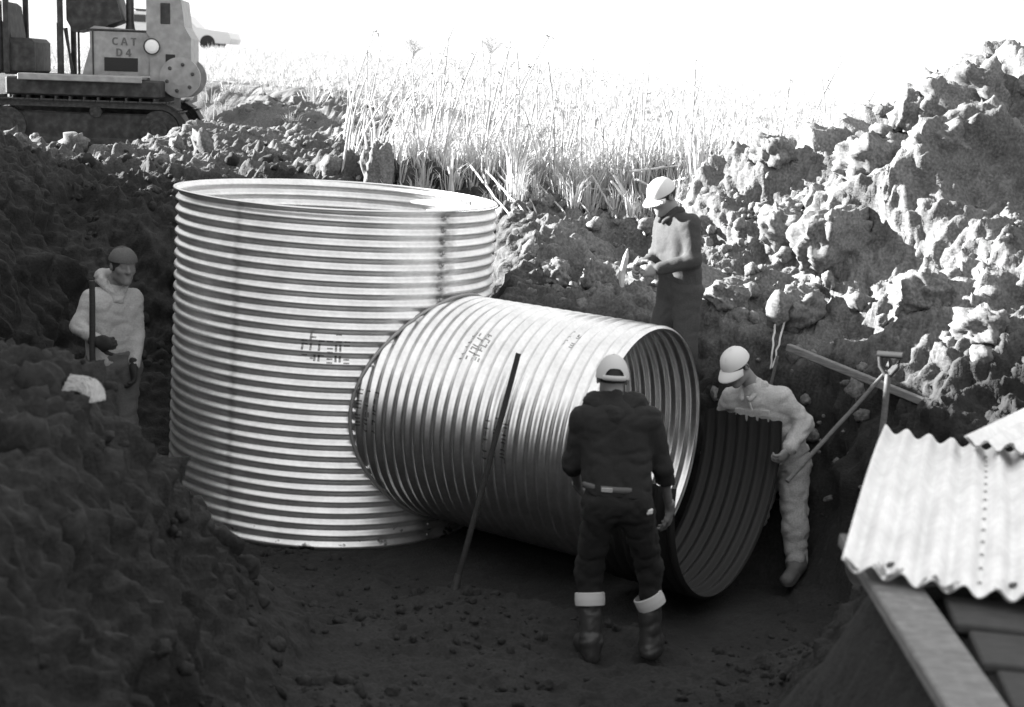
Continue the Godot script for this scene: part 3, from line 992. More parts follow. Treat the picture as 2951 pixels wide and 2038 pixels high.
func make_tools() -> void:
	shovel("shovel", Vector3(0.04, 1.38, -8.60), Vector3(-0.31, -0.34, -8.28), Vector3(0.2, 0.0, 1.0), "long-handled shovel leaning against the lying pipe", false, M.wood_dark)
	shovel("spade", Vector3(1.905, 1.66, -7.20), Vector3(1.845, 0.60, -6.93), Vector3(-0.6, 0.0, 1.0), "short spade with a D grip standing behind the bright sheet", true, M.wood_mid, 0.017)
	var h2 := thing("tool_handle", Vector3(1.80, 0.88, -8.5), "loose thin tool handle slanting up behind the man in the pale shirt", "handle")
	part("handle", rod(Vector3(-0.10, -0.14, 0.08), Vector3(0.54, 0.48, -0.40), 0.014, 0.013, 0.004), M.wood_mid, h2)
	# pale squared pole on the slope
	var pa := Vector3(1.87, 1.335, -9.72)
	var pb := Vector3(2.83, 1.125, -8.72)
	plank("timber_pole", pa, pb, 0.045, 0.05, "long pale squared pole lying on the slope behind the sheets", M.wood_pale)
	var st := thing("stake", Vector3(1.75, 1.10, -9.62), "short stake sticking up behind the shoulder of the man in the pale shirt", "stake")
	part("stick", rod(Vector3(0, -0.12, 0), Vector3(0.035, 0.19, 0.02), 0.012, 0.010), M.wood_mid, st)
	var pale := thing("pale_stake", Vector3(0.80, height(0.80, -10.9) - 0.05, -10.9), "pale split stake standing in the rubble left of the man on the bank", "stake")
	var sm := MB.new()
	sm.tube([Vector3.ZERO, Vector3(-0.01, 0.16, 0), Vector3(0.012, 0.30, 0), Vector3(0.02, 0.36, 0)], [0.016, 0.026, 0.022, 0.004], 8)
	part("stick", sm.mesh(), M.stalk, pale)
	# planks on the near bank
	plank("plank", Vector3(1.235, 1.535, -4.75), Vector3(1.235, 1.475, -2.55), 0.165, 0.045, "weathered plank sticking out from under the bright sheet", M.wood_plank)
	for k in 4:
		var z := -4.18 + k * 0.26
		plank("old_board", Vector3(1.36, 1.515 - k * 0.012, z + 0.04), Vector3(2.9, 1.53 - k * 0.010, z + 0.26), 0.252, 0.03, ["dark old board under the sheet, farthest of four", "dark old board right of the plank, second from the sheet", "dark old board right of the plank, third from the sheet", "dark old board right of the plank, nearest of four"][k], M.wood_old)
	# crumpled pale sack on the left mound
	var sk := thing("paper_sack", Vector3(-1.80, 1.53, -6.05), "crumpled pale paper sack lying on the left mound", "sack")
	var mb := MB.new()
	var n := 14
	var P := []
	for j in n + 1:
		var row := []
		for i in n + 1:
			var u := float(i) / n * 2.0 - 1.0
			var w := float(j) / n * 2.0 - 1.0
			var p := Vector3(u * 0.17 * (1.0 - 0.3 * w), 0.05 * (1.0 - u * u) * (1.0 - w * w) + 0.025 * nA.get_noise_2d(u * 90.0, w * 90.0) + 0.03 * absf(nA.get_noise_2d(u * 40.0 + 7.0, w * 40.0)), w * 0.09 + 0.10 * u * u)
			row.append(p)
		P.append(row)
	for j in n:
		for i in n:
			mb.quad(P[j][i], P[j][i + 1], P[j + 1][i + 1], P[j + 1][i], Vector3.UP)
			mb.quad(P[j][i] * Vector3(1, -0.3, 1), P[j][i + 1] * Vector3(1, -0.3, 1), P[j + 1][i + 1] * Vector3(1, -0.3, 1), P[j + 1][i] * Vector3(1, -0.3, 1), Vector3.DOWN)
	part("paper", mb.mesh(), M.paper, sk)
	sk.position.y = height(-1.80, -6.05) + 0.10
	sk.scale = Vector3.ONE * 0.52
	sk.rotation = Vector3(0.45, -0.7, -0.35)
# ------------------------------------------------------------------ bulldozer and far car
func make_dozer() -> void:
	var at := Vector3(-5.19, 1.735, -18.7)
	var t := thing("bulldozer", at, "crawler bulldozer standing on the rim, nose to the right", "bulldozer")
	t.rotation = Vector3(0.0, 0.10, 0.03)
	t.scale = Vector3.ONE * 0.97
	var mb: MB
	for sd in [1, -1]:
		var zc: float = 0.74 * sd
		var tr := MB.new()
		# chain loop outline: front idler and rear sprocket joined by straight runs
		var path := []
		var x0 := -1.25; var x1 := 0.64; var r := 0.33
		for i in 15:
			var a := -PI / 2 + PI * i / 14.0
			path.append(Vector2(x1 + cos(a) * r, 0.36 + sin(a) * r))
		for i in 15:
			var a := PI / 2 + PI * i / 14.0
			path.append(Vector2(x0 + cos(a) * r, 0.36 + sin(a) * r))
		var poly_o := PackedVector2Array()
		var poly_i := PackedVector2Array()
		for p in path:
			poly_o.append(p)
		var track := MB.new()
		for i in path.size():
			var a: Vector2 = path[i]
			var b: Vector2 = path[(i + 1) % path.size()]
			var c0 := Vector2(-0.25, 0.36)
			var ai := a + (Vector2(clampf(a.x, x0, x1), 0.36) - a).normalized() * 0.075
			var bi := b + (Vector2(clampf(b.x, x0, x1), 0.36) - b).normalized() * 0.075
			var nrm := Vector3((a - c0).x, (a - c0).y, 0)
			track.quad(Vector3(a.x, a.y, zc - 0.1), Vector3(b.x, b.y, zc - 0.1), Vector3(b.x, b.y, zc + 0.1), Vector3(a.x, a.y, zc + 0.1), nrm)
			track.quad(Vector3(ai.x, ai.y, zc - 0.1), Vector3(bi.x, bi.y, zc - 0.1), Vector3(bi.x, bi.y, zc + 0.1), Vector3(ai.x, ai.y, zc + 0.1), -nrm)
			for e in [-1.0, 1.0]:
				track.quad(Vector3(a.x, a.y, zc + 0.1 * e), Vector3(b.x, b.y, zc + 0.1 * e), Vector3(bi.x, bi.y, zc + 0.1 * e), Vector3(ai.x, ai.y, zc + 0.1 * e), Vector3(0, 0, e))
		var tp := part("track", track.mesh(), M.iron, t)
		# track shoes, one by one
		var total := 2.0 * (x1 - x0) + TAU * r
		var count := 34
		var sm := MB.new()
		sm.box(Vector3(0, 0.010, 0), Vector3(0.165, 0.02, 0.40), Basis.IDENTITY, 0.004)
		sm.box(Vector3(-0.06, 0.035, 0), Vector3(0.018, 0.045, 0.40), Basis.IDENTITY, 0.004)
		var shoe := sm.mesh()
		for k in count:
			var s := total * k / count
			var p: Vector2
			var a: float
			if s < x1 - x0:
				p = Vector2(x0 + s, 0.36 + r); a = 0.0
			elif s < x1 - x0 + PI * r:
				var th := (s - (x1 - x0)) / r
				p = Vector2(x1 + sin(th) * r, 0.36 + cos(th) * r); a = -th
			elif s < 2.0 * (x1 - x0) + PI * r:
				p = Vector2(x1 - (s - (x1 - x0) - PI * r), 0.36 - r); a = PI
			else:
				var th2 := (s - 2.0 * (x1 - x0) - PI * r) / r
				p = Vector2(x0 - sin(th2) * r, 0.36 - cos(th2) * r); a = PI - th2
			var sh := part("track_shoe", shoe, M.iron_worn, tp)
			sh.position = Vector3(p.x, p.y, zc)
			sh.rotation.z = a
		# track frame, idler, sprocket, rollers
		mb = MB.new()
		mb.box(Vector3(-0.25, 0.32, zc), Vector3(1.75, 0.46, 0.16), Basis.IDENTITY, 0.02)
		mb.box(Vector3(-0.25, 0.17, zc + 0.12 * sd), Vector3(1.75, 0.14, 0.03), Basis.IDENTITY, 0.01)
		part("track_frame", mb.mesh(), M.dozer_dark, t)
		for e in [[x1, 0.245, "idler"], [x0, 0.245, "sprocket"]]:
			mb = MB.new()
			mb.lathe(Vector3(e[0], 0.36, zc - 0.13), Vector3(0, 0, 1), [Vector2(0.0, 0.0), Vector2(e[1], 0.0), Vector2(e[1], 0.06), Vector2(e[1] - 0.03, 0.06), Vector2(e[1] - 0.03, 0.20), Vector2(e[1], 0.20), Vector2(e[1], 0.26), Vector2(0.12, 0.26), Vector2(0.10, 0.30), Vector2(0.0, 0.30)], 26)
			part(e[2], mb.mesh(), M.iron_worn, t)
		for k in 5:
			mb = MB.new()
			mb.lathe(Vector3(-0.85 + k * 0.30, 0.135, zc - 0.11), Vector3(0, 0, 1), [Vector2(0.0, 0.0), Vector2(0.10, 0.0), Vector2(0.10, 0.22), Vector2(0.04, 0.24), Vector2(0.0, 0.24)], 16)
			part("track_roller", mb.mesh(), M.iron_worn, t)
		mb = MB.new()
		mb.lathe(Vector3(-0.15, 0.57, zc - 0.09), Vector3(0, 0, 1), [Vector2(0.0, 0.0), Vector2(0.075, 0.0), Vector2(0.075, 0.20), Vector2(0.0, 0.21)], 16)
		part("carrier_roller", mb.mesh(), M.iron_worn, t)
		# fender deck
		mb = MB.new()
		mb.box(Vector3(-0.32, 1.0, 0.70 * sd), Vector3(1.52, 0.035, 0.46), Basis.IDENTITY, 0.012)
		mb.box(Vector3(-0.32, 0.975, 0.925 * sd), Vector3(1.52, 0.075, 0.02), Basis.IDENTITY, 0.008)
		part("fender", mb.mesh(), M.dozer_paint, t)
	# belly and engine
	mb = MB.new()
	mb.box(Vector3(-0.3, 0.70, 0), Vector3(2.1, 0.46, 0.72), Basis.IDENTITY, 0.03)
	mb.box(Vector3(-0.3, 0.86, 0), Vector3(1.9, 0.22, 1.7), Basis.IDENTITY, 0.02)
	part("chassis", mb.mesh(), M.dozer_dark, t)
	mb = MB.new()
	var hood := PackedVector2Array([Vector2(-0.40, 1.02), Vector2(0.46, 1.02), Vector2(0.46, 1.56), Vector2(0.30, 1.60), Vector2(-0.24, 1.635), Vector2(-0.30, 1.60), Vector2(-0.30, 1.36)])
	mb.slab(hood, -0.36, 0.36)
	part("hood", mb.mesh(), M.dozer_paint, t)
	# side panel seam, dark engine opening framed by a proud rail
	mb = MB.new()
	mb.box(Vector3(0.09, 1.16, 0.364), Vector3(0.42, 0.17, 0.014), Basis.IDENTITY, 0.004)
	part("engine_opening", mb.mesh(), M.black, t)
	mb = MB.new()
	mb.box(Vector3(-0.26, 1.30, 0.367), Vector3(0.018, 0.56, 0.014), Basis.IDENTITY, 0.004)
	mb.box(Vector3(0.05, 1.585, 0.345), Vector3(0.76, 0.03, 0.05), Basis.IDENTITY, 0.01)
	part("panel_trim", mb.mesh(), M.dozer_dark, t)
	mb = MB.new()
	mb.lathe(Vector3(0.16, 1.58, 0.05), Vector3.UP, [Vector2(0.075, 0.0), Vector2(0.06, 0.05), Vector2(0.05, 0.12), Vector2(0.05, 0.75), Vector2(0.043, 0.75), Vector2(0.043, 0.5)], 18)
	part("exhaust_stack", mb.mesh(), M.iron, t)
	# radiator guard: tall boxed nose
	mb = MB.new()
	var nose := PackedVector2Array([Vector2(0.46, 0.88), Vector2(0.90, 0.88), Vector2(0.98, 1.05), Vector2(0.98, 1.52), Vector2(0.90, 1.66), Vector2(0.86, 2.0), Vector2(0.42, 2.0), Vector2(0.42, 1.57), Vector2(0.462, 1.52)])
	mb.slab(nose, -0.40, 0.40)
	part("radiator_guard", mb.mesh(), M.dozer_paint, t)
	mb = MB.new()
	mb.box(Vector3(0.66, 1.82, 0.405), Vector3(0.12, 0.26, 0.02), Basis.IDENTITY, 0.006)
	part("guard_slot", mb.mesh(), M.dozer_dark, t)
	mb = MB.new()
	mb.box(Vector3(0.72, 1.26, 0.405), Vector3(0.12, 0.10, 0.02), Basis.IDENTITY, 0.006)
	mb.box(Vector3(0.71, 1.15, 0.405), Vector3(0.13, 0.07, 0.02), Basis.IDENTITY, 0.006)
	part("nose_badge", mb.mesh(), M.black, t)
	# headlamp
	mb = MB.new()
	mb.lathe(Vector3(0.48, 1.40, 0.40), Vector3(0.25, 0, 1), [Vector2(0.0, -0.05), Vector2(0.07, -0.04), Vector2(0.105, 0.03), Vector2(0.105, 0.06), Vector2(0.09, 0.065)], 22)
	part("headlamp", mb.mesh(), M.dozer_dark, t)
	mb = MB.new()
	mb.lathe(Vector3(0.48, 1.40, 0.40), Vector3(0.25, 0, 1), [Vector2(0.092, 0.058), Vector2(0.06, 0.075), Vector2(0.0, 0.082)], 22)
	part("lamp_lens", mb.mesh(), M.lens, t)
	# cable drum on the nose
	mb = MB.new()
	mb.lathe(Vector3(0.84, 1.02, -0.30), Vector3(0, 0, 1), [Vector2(0.0, 0.0), Vector2(0.26, 0.0), Vector2(0.26, 0.06), Vector2(0.18, 0.06), Vector2(0.18, 0.66), Vector2(0.26, 0.66), Vector2(0.26, 0.72), Vector2(0.10, 0.74), Vector2(0.0, 0.74)], 30)
	var drum := part("cable_drum", mb.mesh(), M.dozer_paint, t)
	for k in 6:
		var a := TAU * k / 6.0 + 0.3
		var bo := part("drum_bolt", bolt_mesh(0.024), M.iron, drum)
		bo.position = Vector3(0.84 + cos(a) * 0.17, 1.02 + sin(a) * 0.17, 0.434)
		bo.basis = Basis(Quaternion(Vector3.UP, Vector3.BACK))
	# operator's place
	mb = MB.new()
	mb.slab(PackedVector2Array([Vector2(-0.52, 1.55), Vector2(-0.10, 1.64), Vector2(0.10, 1.72), Vector2(0.02, 2.02), Vector2(-0.60, 2.02), Vector2(-0.60, 1.7)]), -0.34, 0.30)
	part("cowl", mb.mesh(), M.dozer_dark, t)
	mb = MB.new()
	mb.box(Vector3(-1.18, 1.22, 0.0), Vector3(0.42, 0.46, 1.0), Basis.IDENTITY, 0.05)
	mb.box(Vector3(-1.36, 1.62, 0.0), Vector3(0.14, 0.56, 0.9), Basis(Vector3.BACK, 0.12), 0.05)
	part("seat", mb.mesh(), M.dozer_dark, t)
	mb = MB.new()
	mb.box(Vector3(-1.5, 1.35, 0.0), Vector3(0.32, 0.70, 1.1), Basis.IDENTITY, 0.06)
	part("fuel_tank", mb.mesh(), M.dozer_dark, t)
	for e in [[-0.66, 0.40, 0.035], [-1.30, 0.52, 0.035], [-0.66, -0.40, 0.035], [-1.30, -0.52, 0.035]]:
		mb = MB.new()
		mb.box(Vector3(e[0], 1.72, e[1]), Vector3(0.075, 1.42, 0.07), Basis.IDENTITY, 0.012)
		part("canopy_post", mb.mesh(), M.dozer_dark, t)
	mb = MB.new()
	mb.box(Vector3(-0.98, 2.45, 0.0), Vector3(1.15, 0.06, 1.30), Basis.IDENTITY, 0.02)
	part("canopy", mb.mesh(), M.dozer_dark, t)
	for e in [[-0.56, 0.20, 0.10], [-0.50, 0.05, 0.16], [-0.60, -0.10, 0.05]]:
		part("lever", rod(Vector3(e[0], 0.98, e[1]), Vector3(e[0] + e[2] - 0.16, 1.60, e[1]), 0.016, 0.014), M.iron, t)
	# lettering on the hood
	for e in [["CAT", 0.13, 1.45, 0.02], ["D4", 0.12, 1.31, 0.02]]:
		var tm := TextMesh.new()
		var sf := SystemFont.new()
		sf.font_names = PackedStringArray(["Droid Sans"])
		sf.font_weight = 700
		tm.font = sf
		tm.text = " ".join(e[0].split(""))
		tm.font_size = 32
		tm.pixel_size = 0.0042
		tm.depth = 0.006
		var o := part("lettering", tm, M.dozer_letter, t)
		o.position = Vector3(e[1], e[2], 0.364)
func make_car() -> void:
	var y := rim_ground(-14.2, -62.0)
	var t := thing("parked_car", Vector3(-14.6, y, -61.0), "pale car parked far off on the field behind the bulldozer", "car")
	t.rotation.y = -0.05
	var mb := MB.new()
	mb.slab(PackedVector2Array([Vector2(-2.4, 0.34), Vector2(2.35, 0.34), Vector2(2.42, 0.55), Vector2(2.30, 0.80), Vector2(1.3, 0.88), Vector2(0.95, 0.92), Vector2(-2.3, 0.95), Vector2(-2.45, 0.6)]), -0.86, 0.86)
	part("body", mb.mesh(), M.car_paint, t)
	mb = MB.new()
	mb.slab(PackedVector2Array([Vector2(-2.25, 0.94), Vector2(0.95, 0.91), Vector2(0.45, 1.38), Vector2(0.2, 1.42), Vector2(-2.0, 1.42)]), -0.72, 0.72)
	part("cabin", mb.mesh(), M.car_paint, t)
	for e in [[-2.0, -1.15], [-1.05, -0.35], [-0.25, 0.42]]:
		mb = MB.new()
		mb.box(Vector3((e[0] + e[1]) * 0.5, 1.14, 0.722), Vector3(e[1] - e[0], 0.30, 0.02), Basis.IDENTITY, 0.008)
		part("side_window", mb.mesh(), M.glass_dark, t)
	for e in [-1.55, 1.45]:
		for s in [-0.78, 0.78]:
			mb = MB.new()
			mb.lathe(Vector3(e, 0.33, s - 0.10), Vector3(0, 0, 1), [Vector2(0.0, 0.0), Vector2(0.30, 0.0), Vector2(0.33, 0.04), Vector2(0.33, 0.16), Vector2(0.30, 0.2), Vector2(0.0, 0.2)], 20)
			part("wheel", mb.mesh(), M.black, t)
	mb = MB.new()
	for k in 2:
		mb.box(Vector3(-0.8, 1.50, -0.55 + 1.1 * k), Vector3(2.0, 0.05, 0.05), Basis.IDENTITY, 0.01)
	for k in 3:
		mb.box(Vector3(-1.6 + k * 0.8, 1.47, 0), Vector3(0.05, 0.08, 1.2), Basis.IDENTITY, 0.01)
	part("roof_rack", mb.mesh(), M.iron_worn, t)
# ------------------------------------------------------------------ dry stalks and grass
func stalk_mesh(sd: int, h: float, leaves: int) -> ArrayMesh:
	var r := RandomNumberGenerator.new()
	r.seed = sd
	var mb := MB.new()
	var lean := Vector2(r.randf_range(-0.18, 0.24), r.randf_range(-0.1, 0.1)) * h
	var pts := []; var rad := []
	for i in 7:
		var t := i / 6.0
		pts.append(Vector3(lean.x * t * t, h * t, lean.y * t * t))
		rad.append(lerpf(0.013, 0.006, t))
	mb.tube(pts, rad, 6)
	for k in leaves:
		var t := r.randf_range(0.25, 0.98)
		var p := Vector3(lean.x * t * t, h * t, lean.y * t * t)
		var a := r.randf() * TAU
		var d := Vector3(cos(a), 0, sin(a))
		var l := r.randf_range(0.10, 0.26)
		var w := r.randf_range(0.010, 0.022)
		var s := d.cross(Vector3.UP) * w
		var q0 := p
		for i in 4:
			var u := (i + 1) / 4.0
			var q1 := p + d * l * u + Vector3.UP * l * (0.7 * u - 1.3 * u * u)
			var w0 := 1.0 - i / 4.0
			var w1 := 1.0 - u
			mb.quad(q0 - s * w0, q0 + s * w0, q1 + s * w1, q1 - s * w1, Vector3.UP)
			q0 = q1
	return mb.mesh()
func tuft_mesh(sd: int, blades: int, h: float, spread: float) -> ArrayMesh:
	var r := RandomNumberGenerator.new()
	r.seed = sd
	var mb := MB.new()
	for k in blades:
		var a := r.randf() * TAU
		var d := Vector3(cos(a), 0, sin(a))
		var p := d * r.randf() * spread * 0.4
		var l := h * r.randf_range(0.45, 1.0)
		var out := spread * r.randf_range(0.2, 1.0)
		var w := 0.0045 * r.randf_range(0.7, 1.5)
		var s := d.cross(Vector3.UP).rotated(Vector3.UP, r.randf_range(-1, 1)) * w
		var m := p + d * out * 0.35 + Vector3.UP * l * 0.65
		var e := p + d * out + Vector3.UP * l * r.randf_range(0.75, 1.0)
		mb.quad(p - s, p + s, m + s * 0.7, m - s * 0.7, d + Vector3.UP)
		mb.tri(m - s * 0.7, m + s * 0.7, e, d + Vector3.UP)
	return mb.mesh()
func tufts(called: String, label: String, sd: int, mesh: Mesh, n: int, x0: float, x1: float, z0: float, z1: float, smin: float, smax: float, keep: Callable) -> void:
	var r := RandomNumberGenerator.new()
	r.seed = sd
	var tf: Array[Transform3D] = []
	var tries := 0
	while tf.size() < n and tries < n * 10:
		tries += 1
		var z := r.randf_range(z0, z1)
		var x := r.randf_range(x0, x1) * (1.0 if z > -22.0 else -z / 22.0)
		if not keep.call(x, z, r.randf()):
			continue
		var s := r.randf_range(smin, smax)
		var b := Basis(Vector3.UP, r.randf() * TAU).scaled_local(Vector3(s, s * r.randf_range(0.7, 1.3), s))
		tf.append(Transform3D(b, Vector3(x, height(x, z) - 0.02, z)))
	var mm := MultiMesh.new()
	mm.transform_format = MultiMesh.TRANSFORM_3D
	mm.mesh = mesh
	mm.instance_count = tf.size()
	for i in tf.size():
		mm.set_instance_transform(i, tf[i])
	var o := MultiMeshInstance3D.new()
	o.multimesh = mm
	o.material_override = M.straw
	o.name = numbered(called)
	add_child(o)
	tag(o, label, "grass", "", "stuff")
func make_plants() -> void:
	tufts("rim_grass", "pale dry grass along the far rim of the pit", 51, tuft_mesh(1, 22, 0.34, 0.16), 2100, -1.6, 3.2, -18.5, -12.35, 0.6, 1.4,
		func(x: float, z: float, q: float) -> bool: return q < ss(-1.6, -0.4, x) * (1.0 - 0.75 * ss(16.0, 18.5, -z)) and not (x > 1.7 and z > -13.4) and (z < -12.9 or q < 0.25))
	tufts("field_grass", "short bleached grass covering the far field", 52, tuft_mesh(2, 18, 0.20, 0.22), 5000, -8.0, 8.0, -62.0, -17.0, 0.8, 1.9,
		func(x: float, z: float, q: float) -> bool: return q < (0.9 if z < -23.0 else 0.25 + 0.6 * ss(-3.0, -1.0, x)) and absf(x + 5.4) + absf(z + 18.7) > 3.2)
	# standing stalks, one by one
	var kinds: Array[Mesh] = []
	for k in 9:
		kinds.append(stalk_mesh(60 + k, [0.75, 0.95, 1.15, 0.6, 1.3, 0.85, 1.05, 0.7, 1.2][k], [3, 4, 5, 2, 6, 3, 4, 2, 5][k]))
	var r := RandomNumberGenerator.new()
	r.seed = 77
	var placed := 0
	while placed < 170:
		var z := -13.0 - 4.2 * pow(r.randf(), 1.4)
		var x := lerpf(-1.7, 3.0, r.randf()) * (-z / 13.5)
		var dens := 0.9 if x < 1.2 else 0.4
		if r.randf() > dens or (x > 1.9 and z > -13.6):
			continue
		var o := part("dry_stalk", kinds[r.randi() % 9], M.stalk, self)
		o.position = Vector3(x, height(x, z) - 0.03, z)
		o.rotation.y = r.randf_range(-0.8, 0.8)
		o.rotation.z = r.randf_range(-0.22, 0.12) - 0.10 * ss(0.0, -1.5, x)
		o.scale = Vector3.ONE * r.randf_range(0.6, 1.05)
		tag(o, "tall pale dry stalk standing on the far rim of the pit", "stalk", "dry stalks standing on the far rim")
		placed += 1
	# fallen ones hanging over the edge
	var fallen := [
		[Vector3(-0.35, 2.20, -12.9), Vector3(0.02, 1.86, -12.15), "fallen stalk over the bank edge, leftmost of those right of the upright pipe"],
		[Vector3(-0.52, 2.26, -13.0), Vector3(-0.06, 1.84, -12.1), "fallen stalk crossing another just right of the upright pipe rim"],
		[Vector3(-0.06, 2.24, -12.9), Vector3(0.14, 1.88, -12.2), "short fallen stalk pointing down the bank right of the upright pipe"],
		[Vector3(0.62, 2.62, -13.5), Vector3(1.06, 2.26, -12.9), "thick fallen stalk slanting down toward the man on the bank"],
		[Vector3(0.30, 2.10, -12.8), Vector3(0.86, 2.30, -13.0), "fallen stalk lying along the bank edge left of the man"],
		[Vector3(0.92, 2.27, -12.8), Vector3(1.52, 2.45, -13.1), "fallen stalk lying along the bank edge behind the man's cap"],
		[Vector3(0.78, 2.24, -12.7), Vector3(1.04, 2.20, -12.6), "short pale broken stalk in the heap beside the man's cap, upper one"],
		[Vector3(0.76, 2.19, -12.66), Vector3(1.02, 2.13, -12.5), "short pale broken stalk in the heap beside the man's cap, lower one"]]
	var places := ["below the thickest reeds", "left of the broken stalks", "just above the rubble", "near the crossing stalks", "half buried in the bank edge", "in the shade under the reeds", "pointing straight down the bank", "leaning on a clod of the bank", "lying almost level along the bank", "curving down between two clods", "close behind the man on the bank", "at the foot of the standing stalks"]
	for k in 12:
		var fx := lerpf(-0.7, 1.7, (k + 0.5) / 12.0) + r.randf_range(-0.08, 0.08)
		fallen.append([Vector3(fx, 2.2, -12.95), Vector3(fx + r.randf_range(0.05, 0.4), 1.9, r.randf_range(-12.5, -12.1)), "thin fallen stalk spilling over the bank, " + places[k]])
	for e in fallen:
		var a: Vector3 = e[0]
		var b: Vector3 = e[1]
		a.y = maxf(a.y, height(a.x, a.z) + 0.01)
		b.y = height(b.x, b.z) + 0.012
		var o := thing("fallen_stalk", a, e[2], "stalk", "fallen stalks")
		part("stem", rod(Vector3.ZERO, b - a, 0.011, 0.008, 0.012), M.stalk, o)
	# a torn root clump with two stems on the slope
	var rc := thing("root_clump", Vector3(1.86, height(1.86, -10.25) + 0.05, -10.25), "sunlit root clump with two bare stems hanging below it", "roots")
	var cm := part("clump", clod_mesh(91, 8, 0.6, 0.1), M.soil_dry, rc)
	cm.scale = Vector3(0.17, 0.26, 0.16)
	cm.position = Vector3(0, 0.12, 0.1)
	part("stem", rod(Vector3(-0.02, 0.05, 0.14), Vector3(-0.06, -0.26, 0.36), 0.008, 0.006, 0.01), M.stalk, rc)
	part("stem", rod(Vector3(0.04, 0.05, 0.14), Vector3(-0.05, -0.25, 0.37), 0.008, 0.006, 0.012), M.stalk, rc)
	# bare bushes far off on the ridge
	for e in [[-4.6, -57.0, 1.0, 71, "small bare bush far off on the ridge, left of two"], [-1.6, -55.0, 1.4, 72, "larger bare bush far off on the ridge, right of two"]]:
		var o := thing("bare_bush", Vector3(e[0], height(e[0], e[1]) - 0.05, e[1]), e[4], "bush", "bare bushes on the ridge")
		var q := RandomNumberGenerator.new()
		q.seed = e[3]
		var mb := MB.new()
		mb.tube([Vector3.ZERO, Vector3(0.05, e[2] * 0.4, 0)], [0.06, 0.035], 7)
		part("trunk", mb.mesh(), M.bark, o)
		mb = MB.new()
		for k in 26:
			var a := q.randf() * TAU
			var p := Vector3(0.05, e[2] * q.randf_range(0.15, 0.42), 0)
			var tip: Vector3 = p + Vector3(cos(a) * q.randf_range(0.2, 0.7), q.randf_range(0.25, 0.62), sin(a) * q.randf_range(0.2, 0.7)) * e[2] * 0.8
			var m := (p + tip) * 0.5 + Vector3(0, 0.08, 0)
			mb.tube([p, m, tip], [0.012, 0.009, 0.004], 4, false)
			for j in 4:
				var f := m.lerp(tip, j / 4.0)
				mb.tube([f, f + Vector3(q.randf_range(-0.3, 0.3), q.randf_range(0.05, 0.3), q.randf_range(-0.3, 0.3))], [0.006, 0.003], 3, false)
		part("crown", mb.mesh(), M.bark, o)
# ------------------------------------------------------------------ people
func bounds(J: Dictionary, pad: float) -> Array:
	var lo := Vector3(99, 99, 99)
	var hi := -lo
	for k in J:
		lo = lo.min(J[k])
		hi = hi.max(J[k])
	return [lo - Vector3.ONE * pad, hi + Vector3.ONE * pad]
func face_basis(f: Vector3, u: Vector3) -> Basis:
	f = f.normalized()
	var x := u.cross(f).normalized()
	return Basis(x, f.cross(x).normalized(), f)
# head with a face: centre of the skull, basis (x = the person's left, y = up, z = where the face looks)
func head_net(mb: MB, c: Vector3, b: Basis, neck: Vector3, s: float = 1.0) -> void:
	var F := Field.new(c - Vector3.ONE * 0.19, c + Vector3.ONE * 0.17, 0.0062)
	var p := func(x: float, y: float, z: float) -> Vector3: return c + b * (Vector3(x, y, z) * s)
	F.ell(p.call(0, 0.018, -0.012), Vector3(0.074, 0.094, 0.094) * s, b, 0.02)
	F.ell(p.call(0, -0.052, 0.032), Vector3(0.056, 0.066, 0.058) * s, b, 0.035)
	F.cap(p.call(-0.042, -0.075, 0.0), p.call(0, -0.103, 0.068), 0.020 * s, 0.020 * s, 0.03)
	F.cap(p.call(0.042, -0.075, 0.0), p.call(0, -0.103, 0.068), 0.020 * s, 0.020 * s, 0.03)
	F.cap(p.call(-0.036, 0.018, 0.070), p.call(0.036, 0.018, 0.070), 0.014 * s, 0.014 * s, 0.018)
	F.cap(p.call(-0.040, -0.028, 0.058), p.call(-0.046, -0.020, 0.048), 0.022 * s, 0.018 * s, 0.02)
	F.cap(p.call(0.040, -0.028, 0.058), p.call(0.046, -0.020, 0.048), 0.022 * s, 0.018 * s, 0.02)
	for e in [-1.0, 1.0]:
		F.ell(p.call(0.031 * e, 0.0, 0.094), Vector3(0.017, 0.011, 0.012) * s, b, 0.01, true)
		F.ell(p.call(0.031 * e, -0.001, 0.076), Vector3(0.012, 0.010, 0.010) * s, b, 0.006)
		F.ell(p.call(0.078 * e, -0.010, -0.008), Vector3(0.009, 0.031, 0.019) * s, b, 0.008)
	F.cap(p.call(0, 0.012, 0.082), p.call(0, -0.030, 0.104), 0.008 * s, 0.014 * s, 0.012)
	F.cap(p.call(-0.012, -0.033, 0.092), p.call(0.012, -0.033, 0.092), 0.009 * s, 0.009 * s, 0.01)
	F.cap(p.call(-0.022, -0.062, 0.080), p.call(0.022, -0.062, 0.080), 0.008 * s, 0.008 * s, 0.006)
	F.cap(p.call(-0.018, -0.074, 0.080), p.call(0.018, -0.074, 0.080), 0.009 * s, 0.009 * s, 0.006)
	F.cap(p.call(0, -0.06, -0.03), neck, 0.052 * s, 0.056 * s, 0.03)
	F.net(mb)
